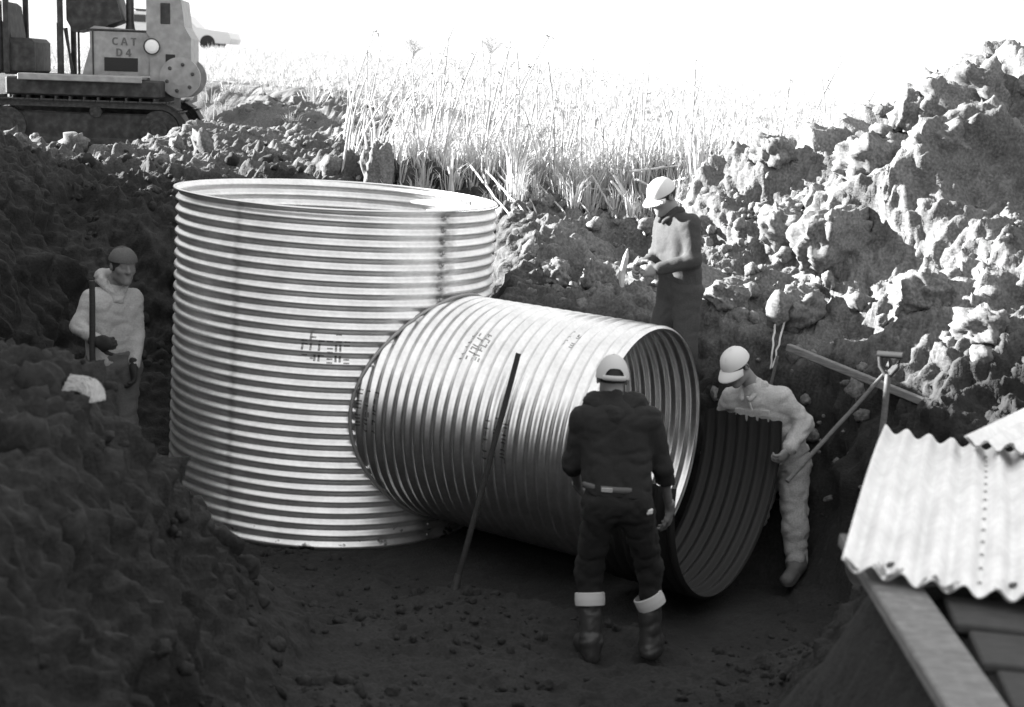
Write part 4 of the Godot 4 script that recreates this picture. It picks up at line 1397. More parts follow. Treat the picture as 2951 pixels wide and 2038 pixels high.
# hand: wrist, direction of the fingers, where the palm faces, +1 if the thumb lies toward across, curl in radians per joint
func hand_net(mb: MB, w: Vector3, dir: Vector3, palm: Vector3, thumb: float, curl: float, fat: float = 1.0) -> void:
	dir = dir.normalized()
	palm = (palm - dir * palm.dot(dir)).normalized()
	var ac := dir.cross(palm).normalized() * thumb
	var F := Field.new(w - Vector3.ONE * 0.17 + dir * 0.08, w + Vector3.ONE * 0.17 + dir * 0.08, 0.006)
	F.cap(w - dir * 0.04, w + dir * 0.01, 0.028 * fat, 0.026 * fat, 0.02)
	F.ell(w + dir * 0.052, Vector3(0.042, 0.052, 0.019) * fat, Basis(ac, dir, palm), 0.02)
	var ln := [0.072, 0.080, 0.076, 0.060]
	for i in 4:
		var p: Vector3 = w + dir * (0.090 - 0.006 * absf(i - 1.2)) + ac * (0.031 - 0.0205 * i)
		var a := 0.25 * curl
		var L: float = ln[i]
		for k in 3:
			a += curl * (0.8 if k == 0 else 1.0)
			var d2 := (dir * cos(a) + palm * sin(a)).normalized()
			var seg: float = L * [0.45, 0.32, 0.25][k]
			F.cap(p, p + d2 * seg, (0.0100 - 0.0008 * k) * fat, (0.0094 - 0.0008 * k) * fat, 0.005)
			p += d2 * seg
	var q := w + dir * 0.030 + ac * 0.032
	var d3 := (ac * 0.75 + dir * 0.6 + palm * 0.35).normalized()
	F.cap(w + dir * 0.015 + ac * 0.015, q + d3 * 0.02, 0.016 * fat, 0.013 * fat, 0.012)
	F.cap(q + d3 * 0.02, q + d3 * 0.045 + dir * 0.008, 0.012 * fat, 0.011 * fat, 0.008)
	F.cap(q + d3 * 0.045 + dir * 0.008, q + d3 * 0.055 + dir * 0.034 + palm * 0.008, 0.011 * fat, 0.009 * fat, 0.006)
	F.net(mb)
# the bare body under the clothes: one surface from neck to feet
func body_net(mb: MB, J: Dictionary) -> void:
	var bb := bounds(J, 0.22)
	var F := Field.new(bb[0], bb[1], 0.019)
	var lat: Vector3 = (J.shL - J.shR).normalized()
	F.cap(J.pelvis - lat * 0.06, J.chest - lat * 0.07, 0.085, 0.095, 0.06)
	F.cap(J.pelvis + lat * 0.06, J.chest + lat * 0.07, 0.085, 0.095, 0.06)
	F.cap(J.shL, J.shR, 0.05, 0.05, 0.05)
	F.cap(J.chest, J.neck, 0.07, 0.05, 0.05)
	for s in ["L", "R"]:
		F.cap(J["sh" + s], J["el" + s], 0.045, 0.036, 0.03)
		F.cap(J["el" + s], J["ha" + s], 0.036, 0.024, 0.02)
		F.cap(J["hip" + s], J["kn" + s], 0.072, 0.048, 0.04)
		F.cap(J["kn" + s], J["an" + s], 0.048, 0.034, 0.03)
		F.cap(J["an" + s], J["toe" + s], 0.032, 0.028, 0.02)
	F.net(mb)
func local(J: Dictionary, base: Vector3) -> Dictionary:
	var R := {}
	for k in J:
		R[k] = J[k] - base
	return R
# upper garment: torso, sleeves, hem cut off below
func top_garment(J: Dictionary, cell: float, fat: float, hem: Vector3, hem_n: Vector3, folds: float, seed_off: Vector3, cuffs: float = 0.97) -> ArrayMesh:
	var bb := bounds({"a": J.shL, "b": J.shR, "c": J.elL, "d": J.elR, "e": J.haL, "f": J.haR, "g": J.pelvis, "h": J.neck}, 0.24)
	var F := Field.new(bb[0], bb[1], cell)
	var lat: Vector3 = (J.shL - J.shR).normalized()
	for e in [-1.0, 1.0]:
		F.cap(J.pelvis + lat * 0.075 * e, J.chest + lat * 0.085 * e, 0.112 * fat, 0.118 * fat, 0.08)
	F.cap(J.shL - lat * 0.01, J.shR + lat * 0.01, 0.074 * fat, 0.074 * fat, 0.09)
	F.cap(J.chest, J.neck, 0.10 * fat, 0.066 * fat, 0.06)
	for s in ["L", "R"]:
		F.cap(J["sh" + s], J["el" + s], 0.070 * fat, 0.058 * fat, 0.022)
		F.cap(J["el" + s], (J["el" + s] as Vector3).lerp(J["ha" + s], cuffs), 0.059 * fat, 0.047 * fat, 0.02)
	if hem_n != Vector3.ZERO:
		F.plane(hem, hem_n)
	var mb := MB.new()
	F.net(mb, nFold, folds, Vector3(0.9, 0.7, 0.9), seed_off)
	return mb.mesh()
func trousers(J: Dictionary, cell: float, fat: float, waist: Vector3, waist_n: Vector3, low: float, folds: float, seed_off: Vector3) -> ArrayMesh:
	var bb := bounds({"a": J.hipL, "b": J.hipR, "c": J.knL, "d": J.knR, "e": J.anL, "f": J.anR, "g": J.waist}, 0.22)
	var F := Field.new(bb[0], bb[1], cell)
	var lat: Vector3 = (J.hipL - J.hipR).normalized()
	for e in [-1.0, 1.0]:
		F.cap(J.waist + lat * 0.065 * e, J.pelvis + lat * 0.07 * e, 0.098 * fat, 0.112 * fat, 0.06)
	for s in ["L", "R"]:
		F.cap(J["hip" + s], J["kn" + s], 0.098 * fat, 0.076 * fat, 0.06)
		F.cap(J["kn" + s], (J["kn" + s] as Vector3).lerp(J["an" + s], low), 0.076 * fat, 0.064 * fat, 0.04)
	F.plane(waist, waist_n)
	var mb := MB.new()
	F.net(mb, nFold, folds, Vector3(1.0, 0.8, 1.0), seed_off)
	return mb.mesh()
func boot_mesh(an: Vector3, toe: Vector3, top: Vector3, r: float) -> ArrayMesh:
	var bb := bounds({"a": an, "b": toe, "c": top}, 0.14)
	var F := Field.new(bb[0], bb[1], 0.012)
	F.cap(top, an, r, r * 0.86, 0.03)
	var d := (toe - an)
	d.y = 0.0
	var heel := an - d.normalized() * 0.035
	heel.y = toe.y
	F.cap(an, heel, r * 0.84, 0.036, 0.04)
	F.cap(heel, toe, 0.040, 0.044, 0.03)
	F.cap(an, toe, r * 0.7, 0.036, 0.05)
	F.plane(top, (top - an).normalized())
	F.plane(Vector3(0, toe.y - 0.040, 0), Vector3.DOWN)
	var mb := MB.new()
	F.net(mb, nFold, 0.006)
	return mb.mesh()
# cap: dome over the skull and a stiff peak along +z of the basis; back_gap leaves the strap opening
func cap_dome(c: Vector3, b: Basis, r: Vector3, back_gap: bool) -> ArrayMesh:
	var mb := MB.new()
	var n := 36
	var m := 14
	for layer in 2:
		var base := mb.v.size()
		for j in m + 1:
			for i in n + 1:
				var a := TAU * i / n
				var low := 0.0
				if back_gap:
					# straight back is a = -PI/2 in (sin, cos) terms below
					var da := absf(wrapf(a - PI, -PI, PI))
					low = 0.30 * pow(maxf(0.0, 1.0 - pow(da / 0.62, 4.0)), 0.6)
				var t := lerpf(low, 1.0, float(j) / m)
				var ph := t * PI * 0.5
				var wob := 1.0 + 0.025 * nA.get_noise_2d(a * 12.0, t * 25.0) - 0.006 * layer
				var d := Vector3(sin(a) * cos(ph), sin(ph), cos(a) * cos(ph))
				mb.v.append(c + b * (d * r * wob))
				var no := (b * (d / r)).normalized()
				mb.n.append(no if layer == 0 else -no)
				mb.t.append(Vector2(i, j) * 0.1)
		for j in m:
			for i in n:
				var q := base + j * (n + 1) + i
				mb.idx.append_array(PackedInt32Array([q, q + 1, q + n + 1, q + 1, q + n + 2, q + n + 1]))
	return mb.mesh()
func cap_peak(c: Vector3, b: Basis, r: Vector3, l: float, droop: float) -> ArrayMesh:
	var mb := MB.new()
	var n := 16
	for layer in 2:
		var base := mb.v.size()
		for j in 7:
			for i in n + 1:
				var a := lerpf(-1.15, 1.15, float(i) / n)
				var t := j / 6.0
				var ext := l * t * pow(maxf(cos(a * 1.25), 0.0), 0.6)
				var p := Vector3(sin(a) * (r.x + ext * 0.15), -droop * t * t + 0.028 * cos(a) - 0.03 - 0.006 * layer, cos(a) * r.z + ext)
				mb.v.append(c + b * p)
				mb.n.append(b * (Vector3(sin(a) * 0.4, 1, 2.0 * droop * t / maxf(l, 0.01)).normalized()) * (1 - 2 * layer))
				mb.t.append(Vector2(i, j) * 0.1)
		for j in 6:
			for i in n:
				var q := base + j * (n + 1) + i
				mb.idx.append_array(PackedInt32Array([q, q + 1, q + n + 1, q + 1, q + n + 2, q + n + 1]))
	return mb.mesh()
func hair_mesh(c: Vector3, b: Basis, s: float, low: float) -> ArrayMesh:
	var F := Field.new(c - Vector3.ONE * 0.15, c + Vector3.ONE * 0.15, 0.008)
	F.ell(c + b * Vector3(0, 0.022, -0.016) * s, Vector3(0.081, 0.099, 0.099) * s, b, 0.02)
	F.plane(c + b * Vector3(0, low, 0), b * Vector3(0, -1, 0.75).normalized())
	var mb := MB.new()
	F.net(mb)
	return mb.mesh()
func person(at: Vector3, label: String) -> Node3D:
	return thing("person", at, label, "person", "men working in the pit")

func make_people() -> void:
	var mb: MB
	# ---- man in the black jacket, back to us, in front of the pipe end
	var base := Vector3(0.68, height(0.55, -7.45), -7.45)
	var J := local({"neck": Vector3(0.575, 1.345, -7.66), "chest": Vector3(0.58, 1.17, -7.60), "shL": Vector3(0.405, 1.235, -7.60), "shR": Vector3(0.765, 1.25, -7.60),
		"elL": Vector3(0.365, 0.985, -7.60), "haL": Vector3(0.42, 0.79, -7.83), "elR": Vector3(0.85, 1.0, -7.58), "haR": Vector3(0.925, 0.73, -7.70),
		"waist": Vector3(0.60, 0.92, -7.47), "pelvis": Vector3(0.615, 0.83, -7.44), "hipL": Vector3(0.525, 0.78, -7.44), "hipR": Vector3(0.715, 0.79, -7.44),
		"knL": Vector3(0.495, 0.42, -7.52), "knR": Vector3(0.825, 0.44, -7.54), "anL": Vector3(0.53, 0.10, -7.40), "anR": Vector3(0.86, 0.10, -7.47),
		"toeL": Vector3(0.49, 0.045, -7.57), "toeR": Vector3(0.90, 0.045, -7.63)}, base)
	for k in ["anL", "toeL", "anR", "toeR"]:
		J[k].y = (0.10 if k.begins_with("an") else 0.045) + height(J[k].x + base.x, J[k].z + base.z) - base.y
	var P := person(base, "man in a black hooded jacket and pale cap seen from behind")
	var hc: Vector3 = Vector3(0.553, 1.445, -7.735) - base
	var hb := face_basis(Vector3(-0.05, -0.12, -1.0), Vector3.UP)
	mb = MB.new()
	body_net(mb, J)
	head_net(mb, hc, hb, J.neck)
	hand_net(mb, J.haL, Vector3(0.3, -0.6, -0.6), Vector3(0.6, 0.1, -0.4), 1.0, 0.6)
	hand_net(mb, J.haR, Vector3(0.05, -0.9, -0.3), Vector3(-0.9, 0.0, -0.3), -1.0, 0.5)
	part("body", mb.mesh(), M.skin_dark, P)
	part("jacket", top_garment(J, 0.0125, 0.97, J.waist + Vector3(0, -0.035, 0), Vector3(0, -1, -0.1).normalized(), 0.009, Vector3(3, 1, 2)), M.cloth_black, P)
	# hood lying on the shoulders
	var F := Field.new(J.neck - Vector3(0.26, 0.2, 0.2), J.neck + Vector3(0.26, 0.2, 0.25), 0.011)
	F.cap(J.neck + Vector3(-0.13, -0.045, 0.03), J.neck + Vector3(0.0, -0.085, 0.10), 0.045, 0.055, 0.05)
	F.cap(J.neck + Vector3(0.13, -0.03, 0.03), J.neck + Vector3(0.0, -0.085, 0.10), 0.045, 0.055, 0.05)
	F.cap(J.neck + Vector3(-0.12, -0.01, 0.0), J.neck + Vector3(0.12, -0.005, 0.0), 0.045, 0.045, 0.06)
	mb = MB.new()
	F.net(mb, nFold, 0.010, Vector3.ONE, Vector3(5, 2, 1))
	part("hood", mb.mesh(), M.cloth_black, P)
	part("trousers", trousers(J, 0.0135, 0.97, J.waist + Vector3(0, 0.01, 0), Vector3.UP, 0.32, 0.011, Vector3(9, 1, 4)), M.cloth_trouser, P)
	mb = MB.new()
	var belt := []; var br := []
	for i in 33:
		var a := TAU * i / 32
		belt.append(J.waist + Vector3(cos(a) * 0.172, -0.005, sin(a) * 0.112 + 0.0))
		br.append(0.013)
	mb.tube(belt, br, 6, false, 1.5)
	part("belt", mb.mesh(), M.leather, P)
	mb = MB.new()
	mb.box(J.waist + Vector3(-0.055, -0.004, 0.122), Vector3(0.06, 0.024, 0.008), Basis.IDENTITY, 0.003)
	part("belt_patch", mb.mesh(), M.cloth_pale, P)
	mb = MB.new()
	mb.box(J.pelvis + Vector3(0.165, -0.02, 0.075), Vector3(0.045, 0.035, 0.02), Basis(Vector3.UP, 0.7), 0.008)
	part("pocket_rag", mb.mesh(), M.cap_pale, P)
	for s in ["L", "R"]:
		var top: Vector3 = (J["kn" + s] as Vector3).lerp(J["an" + s], 0.42)
		var bt := part("rubber_boot", boot_mesh(J["an" + s], J["toe" + s], top, 0.066), M.rubber, P)
		mb = MB.new()
		var up: Vector3 = (top - J["an" + s]).normalized()
		if s == "R":
			up = (up + Vector3(-0.45, 0, 0.1)).normalized()
		mb.lathe(top - up * 0.030, up, [Vector2(0.070, -0.004), Vector2(0.080, 0.0), Vector2(0.083, 0.03), Vector2(0.081, 0.066), Vector2(0.074, 0.070)], 26)
		part("boot_cuff", mb.mesh(), M.boot_cuff, bt)
	part("hair", hair_mesh(hc, hb, 0.95, 0.0), M.hair, P)
	var cp := part("cap", cap_dome(hc + hb * Vector3(0, -0.004, -0.012), hb, Vector3(0.092, 0.130, 0.113), true), M.cap_grey, P)
	part("peak", cap_peak(hc + hb * Vector3(0, 0.03, -0.01), hb, Vector3(0.088, 0.088, 0.106), 0.07, 0.02), M.cap_grey, cp)
	mb = MB.new()
	var sp := []; var sr := []
	for i in 13:
		var a := lerpf(PI - 0.7, PI + 0.7, i / 12.0)
		sp.append(hc + hb * Vector3(sin(a) * 0.091, 0.003, cos(a) * 0.111 - 0.012))
		sr.append(0.009)
	mb.tube(sp, sr, 6, true, 1.7)
	part("strap", mb.mesh(), M.cap_grey, cp)

	# ---- man in pale work clothes bending behind the half pipe
	base = Vector3(1.9, height(1.95, -9.2), -9.35)
	J = local({"neck": Vector3(1.61, 1.11, -9.44), "chest": Vector3(1.70, 0.93, -9.48), "shL": Vector3(1.80, 1.045, -9.36), "shR": Vector3(1.50, 0.985, -9.58),
		"elL": Vector3(1.955, 0.90, -9.33), "haL": Vector3(1.85, 0.745, -9.22), "elR": Vector3(1.47, 0.76, -9.68), "haR": Vector3(1.54, 0.56, -9.70),
		"waist": Vector3(1.82, 0.68, -9.52), "pelvis": Vector3(1.88, 0.60, -9.52), "hipL": Vector3(1.94, 0.55, -9.46), "hipR": Vector3(1.82, 0.54, -9.60),
		"knL": Vector3(1.965, 0.18, -9.32), "knR": Vector3(1.72, 0.20, -9.50), "anL": Vector3(1.985, -0.14, -9.24), "anR": Vector3(1.70, -0.14, -9.58),
		"toeL": Vector3(1.90, -0.2, -9.07), "toeR": Vector3(1.62, -0.2, -9.45)}, base)
	for k in ["anL", "toeL", "anR", "toeR"]:
		J[k].y = (0.10 if k.begins_with("an") else 0.045) + height(J[k].x + base.x, J[k].z + base.z) - base.y
	J.toeL.y = J.anL.y - 0.058
	J.toeR.y = J.anR.y - 0.058
	P = person(base, "man in pale work clothes and white cap bending over the half pipe")
	hc = Vector3(1.475, 1.25, -9.36) - base
	hb = face_basis(Vector3(-0.52, -0.55, 0.65), Vector3(-0.25, 1, 0.1))
	mb = MB.new()
	body_net(mb, J)
	head_net(mb, hc, hb, J.neck)
	hand_net(mb, J.haL, Vector3(-0.55, -0.6, 0.3), Vector3(-0.5, 0.2, -0.75), 1.0, 0.75)
	hand_net(mb, J.haR, Vector3(-0.2, -0.8, 0.4), Vector3(0.5, 0.0, 0.6), -1.0, 0.6)
	part("body", mb.mesh(), M.skin, P)
	part("work_shirt", top_garment(J, 0.0125, 1.08, J.pelvis + Vector3(0, 0.02, 0), Vector3(0.4, -0.9, 0), 0.011, Vector3(1, 7, 2), 0.93), M.cloth_work, P)
	part("trousers", trousers(J, 0.0135, 1.12, J.waist + Vector3(-0.02, 0.02, 0), Vector3(-0.4, 0.9, 0), 0.93, 0.012, Vector3(2, 9, 4)), M.cloth_twill, P)
	# turned-up collar, shirt front and button flaps
	F = Field.new(J.neck - Vector3.ONE * 0.18, J.neck + Vector3.ONE * 0.18, 0.010)
	var fwd := Vector3(-0.55, -0.15, 0.75).normalized()
	var lat := Vector3(0.8, 0.12, 0.58).normalized()
	F.cap(J.neck + lat * 0.075 + fwd * -0.02, J.neck + lat * 0.03 + fwd * 0.085 + Vector3(0, -0.07, 0), 0.022, 0.018, 0.02)
	F.cap(J.neck - lat * 0.075 + fwd * -0.02, J.neck - lat * 0.03 + fwd * 0.085 + Vector3(0, -0.07, 0), 0.022, 0.018, 0.02)
	F.cap(J.neck + lat * 0.075 + fwd * -0.02, J.neck - lat * 0.075 + fwd * -0.02, 0.024, 0.024, 0.03)
	mb = MB.new()
	F.net(mb)
	part("collar", mb.mesh(), M.cloth_work, P)
	var ch: Vector3 = J.chest + fwd * 0.128
	var down := Vector3(0.30, -0.92, 0.10).normalized()
	var bs2 := Basis(lat, -down, lat.cross(-down).normalized()).orthonormalized()
	for e in [-1.0, 1.0]:
		mb = MB.new()
		mb.box(ch + lat * 0.085 * e + down * -0.03, Vector3(0.085, 0.05, 0.02), bs2, 0.006)
		part("pocket_flap", mb.mesh(), M.cloth_work, P)
	mb = MB.new()
	mb.tube([J.neck + fwd * 0.095 + down * 0.05, ch + down * -0.04, ch + down * 0.0], [0.010, 0.014, 0.012], 8, true, 0.6)
	part("placket", mb.mesh(), M.cap_pale, P)
	mb = MB.new()
	var wd: Vector3 = (J.haL - J.elL).normalized()
	mb.lathe((J.elL as Vector3).lerp(J.haL, 0.84), wd, [Vector2(0.046, -0.002), Vector2(0.054, 0.0), Vector2(0.053, 0.035), Vector2(0.044, 0.037)], 18)
	part("rolled_cuff", mb.mesh(), M.cloth_work, P)
	for s in ["L", "R"]:
		part("work_boot", boot_mesh(J["an" + s], J["toe" + s], (J["kn" + s] as Vector3).lerp(J["an" + s], 0.72), 0.066), M.leather, P)
	part("hair", hair_mesh(hc, hb, 1.0, -0.035), M.hair, P)
	cp = part("cap", cap_dome(hc + hb * Vector3(0, 0.030, -0.005), hb, Vector3(0.094, 0.098, 0.112), false), M.cap_pale, P)
	part("peak", cap_peak(hc + hb * Vector3(0, 0.032, -0.005), hb, Vector3(0.092, 0.088, 0.108), 0.075, 0.03), M.cap_pale, cp)

	# ---- man in the dark jacket on the bank behind the pipe
	base = Vector3(1.12, height(1.12, -9.98), -9.98)
	J = local({"neck": Vector3(1.04, 2.17, -10.0), "chest": Vector3(1.09, 1.99, -10.02), "shL": Vector3(1.15, 2.115, -9.86), "shR": Vector3(1.00, 2.085, -10.14),
		"elL": Vector3(1.19, 1.87, -9.80), "haL": Vector3(0.955, 1.80, -9.80), "elR": Vector3(0.98, 1.85, -10.16), "haR": Vector3(0.86, 1.79, -9.98),
		"waist": Vector3(1.12, 1.74, -10.02), "pelvis": Vector3(1.14, 1.66, -10.02), "hipL": Vector3(1.18, 1.60, -9.94), "hipR": Vector3(1.10, 1.60, -10.09),
		"knL": Vector3(1.20, 1.23, -9.88), "knR": Vector3(1.00, 1.25, -10.02), "anL": Vector3(1.22, 0.88, -9.92), "anR": Vector3(1.02, 0.88, -10.08),
		"toeL": Vector3(1.15, 0.84, -9.78), "toeR": Vector3(0.93, 0.84, -9.96)}, base)
	for k in ["anL", "toeL", "anR", "toeR"]:
		J[k].y = maxf(J[k].y, (0.10 if k.begins_with("an") else 0.045) + height(J[k].x + base.x, J[k].z + base.z) - base.y)
	P = person(base, "man in a dark jacket and pale cap standing on the bank, looking down")
	hc = Vector3(0.955, 2.285, -9.98) - base
	hb = face_basis(Vector3(-0.70, -0.55, 0.55), Vector3(-0.1, 1, 0.1))
	mb = MB.new()
	body_net(mb, J)
	head_net(mb, hc, hb, J.neck)
	hand_net(mb, J.haL, Vector3(-0.9, -0.15, 0.1), Vector3(0.1, -0.3, -0.9), -1.0, 0.7)
	hand_net(mb, J.haR, Vector3(-0.6, -0.4, 0.5), Vector3(0.3, -0.3, 0.7), 1.0, 0.7)
	part("body", mb.mesh(), M.skin, P)
	part("jacket", top_garment(J, 0.0135, 0.96, J.pelvis + Vector3(0, 0.0, 0), Vector3(0, -1, 0), 0.005, Vector3(11, 3, 2)), M.cloth_dark, P)
	F = Field.new(J.neck - Vector3.ONE * 0.16, J.neck + Vector3.ONE * 0.16, 0.010)
	var cf := Vector3(-0.86, 0, 0.5)
	var cl := Vector3(0.5, 0, 0.86)
	for e in [-1.0, 1.0]:
		F.cap(J.neck + cl * 0.07 * e - cf * 0.01 + Vector3(0, 0.02, 0), J.neck + cl * 0.025 * e + cf * 0.085 + Vector3(0, -0.06, 0), 0.024, 0.018, 0.02)
	F.cap(J.neck + cl * 0.07 - cf * 0.02 + Vector3(0, 0.02, 0), J.neck - cl * 0.07 - cf * 0.02 + Vector3(0, 0.02, 0), 0.026, 0.026, 0.03)
	mb = MB.new()
	F.net(mb)
	part("collar", mb.mesh(), M.cloth_dark, P)
	part("trousers", trousers(J, 0.0145, 1.04, J.waist, Vector3.UP, 0.95, 0.007, Vector3(12, 9, 4)), M.cloth_dark, P)
	for s in ["L", "R"]:
		part("boot", boot_mesh(J["an" + s], J["toe" + s], (J["kn" + s] as Vector3).lerp(J["an" + s], 0.75), 0.056), M.leather, P)
	part("hair", hair_mesh(hc, hb, 1.0, -0.035), M.hair, P)
	cp = part("cap", cap_dome(hc + hb * Vector3(0, 0.030, -0.005), hb, Vector3(0.094, 0.094, 0.110), false), M.cap_pale, P)
	part("peak", cap_peak(hc + hb * Vector3(0, 0.032, -0.005), hb, Vector3(0.090, 0.088, 0.106), 0.065, 0.02), M.cap_pale, cp)

	# ---- man in the pale hooded sweater behind the left mound
	base = Vector3(-2.68, height(-2.68, -9.62), -9.62)
	J = local({"neck": Vector3(-2.70, 1.47, -9.62), "chest": Vector3(-2.71, 1.29, -9.62), "shL": Vector3(-2.595, 1.375, -9.72), "shR": Vector3(-2.825, 1.385, -9.53),
		"elL": Vector3(-2.555, 1.14, -9.68), "haL": Vector3(-2.54, 0.93, -9.56), "elR": Vector3(-2.885, 1.20, -9.44), "haR": Vector3(-2.70, 1.145, -9.28),
		"waist": Vector3(-2.70, 1.03, -9.62), "pelvis": Vector3(-2.70, 0.94, -9.62), "hipL": Vector3(-2.62, 0.88, -9.66), "hipR": Vector3(-2.78, 0.88, -9.57),
		"knL": Vector3(-2.60, 0.52, -9.58), "knR": Vector3(-2.80, 0.52, -9.48), "anL": Vector3(-2.60, 0.2, -9.66), "anR": Vector3(-2.82, 0.2, -9.56),
		"toeL": Vector3(-2.52, 0.15, -9.52), "toeR": Vector3(-2.76, 0.15, -9.42)}, base)
	for k in ["anL", "toeL", "anR", "toeR"]:
		J[k].y = (0.10 if k.begins_with("an") else 0.045) + height(J[k].x + base.x, J[k].z + base.z) - base.y
	P = person(base, "man in a pale hooded sweater standing behind the left mound")
	hc = Vector3(-2.63, 1.615, -9.58) - base
	hb = face_basis(Vector3(0.62, -0.08, 0.78), Vector3.UP)
	mb = MB.new()
	body_net(mb, J)
	head_net(mb, hc, hb, J.neck)
	part("body", mb.mesh(), M.skin_dark, P)
	mb = MB.new()
	hand_net(mb, J.haL, Vector3(0.1, -0.95, 0.25), Vector3(-0.8, 0.0, 0.4), 1.0, 0.5, 1.15)
	part("glove", mb.mesh(), M.glove, P)
	mb = MB.new()
	hand_net(mb, J.haR + Vector3(0.0, 0.0, 0.02), Vector3(0.75, 0.0, 0.35), Vector3(0.3, 0.0, -0.9), -1.0, 0.85, 1.25)
	part("glove", mb.mesh(), M.glove, P)
	part("hooded_sweater", top_garment(J, 0.0125, 0.90, J.pelvis + Vector3(0, -0.04, 0), Vector3.DOWN, 0.008, Vector3(21, 3, 2), 0.9), M.cloth_pale, P)
	F = Field.new(J.neck - Vector3(0.25, 0.2, 0.25), J.neck + Vector3(0.25, 0.2, 0.25), 0.011)
	var hf := Vector3(0.62, 0, 0.78)
	var hl := Vector3(0.78, 0, -0.62)
	F.cap(J.neck - hf * 0.075 + Vector3(0, 0.045, 0) + hl * 0.04, J.neck - hf * 0.075 + Vector3(0, 0.045, 0) - hl * 0.05, 0.050, 0.055, 0.05)
	F.cap(J.neck - hl * 0.085 + Vector3(0, 0.035, 0), J.neck + hf * 0.085 - hl * 0.015 + Vector3(0, -0.09, 0), 0.034, 0.024, 0.04)
	F.cap(J.neck + hl * 0.085 + Vector3(0, 0.02, 0), J.neck + hf * 0.085 + hl * 0.015 + Vector3(0, -0.09, 0), 0.034, 0.024, 0.04)
	mb = MB.new()
	F.net(mb, nFold, 0.012, Vector3.ONE, Vector3(6, 2, 1))
	part("hood", mb.mesh(), M.cloth_pale, P)
	part("trousers", trousers(J, 0.016, 1.04, J.waist, Vector3.UP, 0.95, 0.010, Vector3(22, 9, 4)), M.cloth_mid, P)
	for s in ["L", "R"]:
		part("boot", boot_mesh(J["an" + s], J["toe" + s], (J["kn" + s] as Vector3).lerp(J["an" + s], 0.75), 0.056), M.leather, P)
	part("hair", hair_mesh(hc, hb, 1.03, -0.055), M.hair, P)
	cp = part("cap", cap_dome(hc + hb * Vector3(0, 0.030, -0.005), hb, Vector3(0.092, 0.092, 0.108), false), M.cloth_mid, P)
	# his shovel stands upright in front of him
	shovel("shovel", Vector3(-2.735, 1.55, -9.24), Vector3(-2.71, 0.10, -9.24), Vector3(0.2, 0, 1), "upright shovel held by the man in the pale sweater", false, M.wood_dark, 0.021)
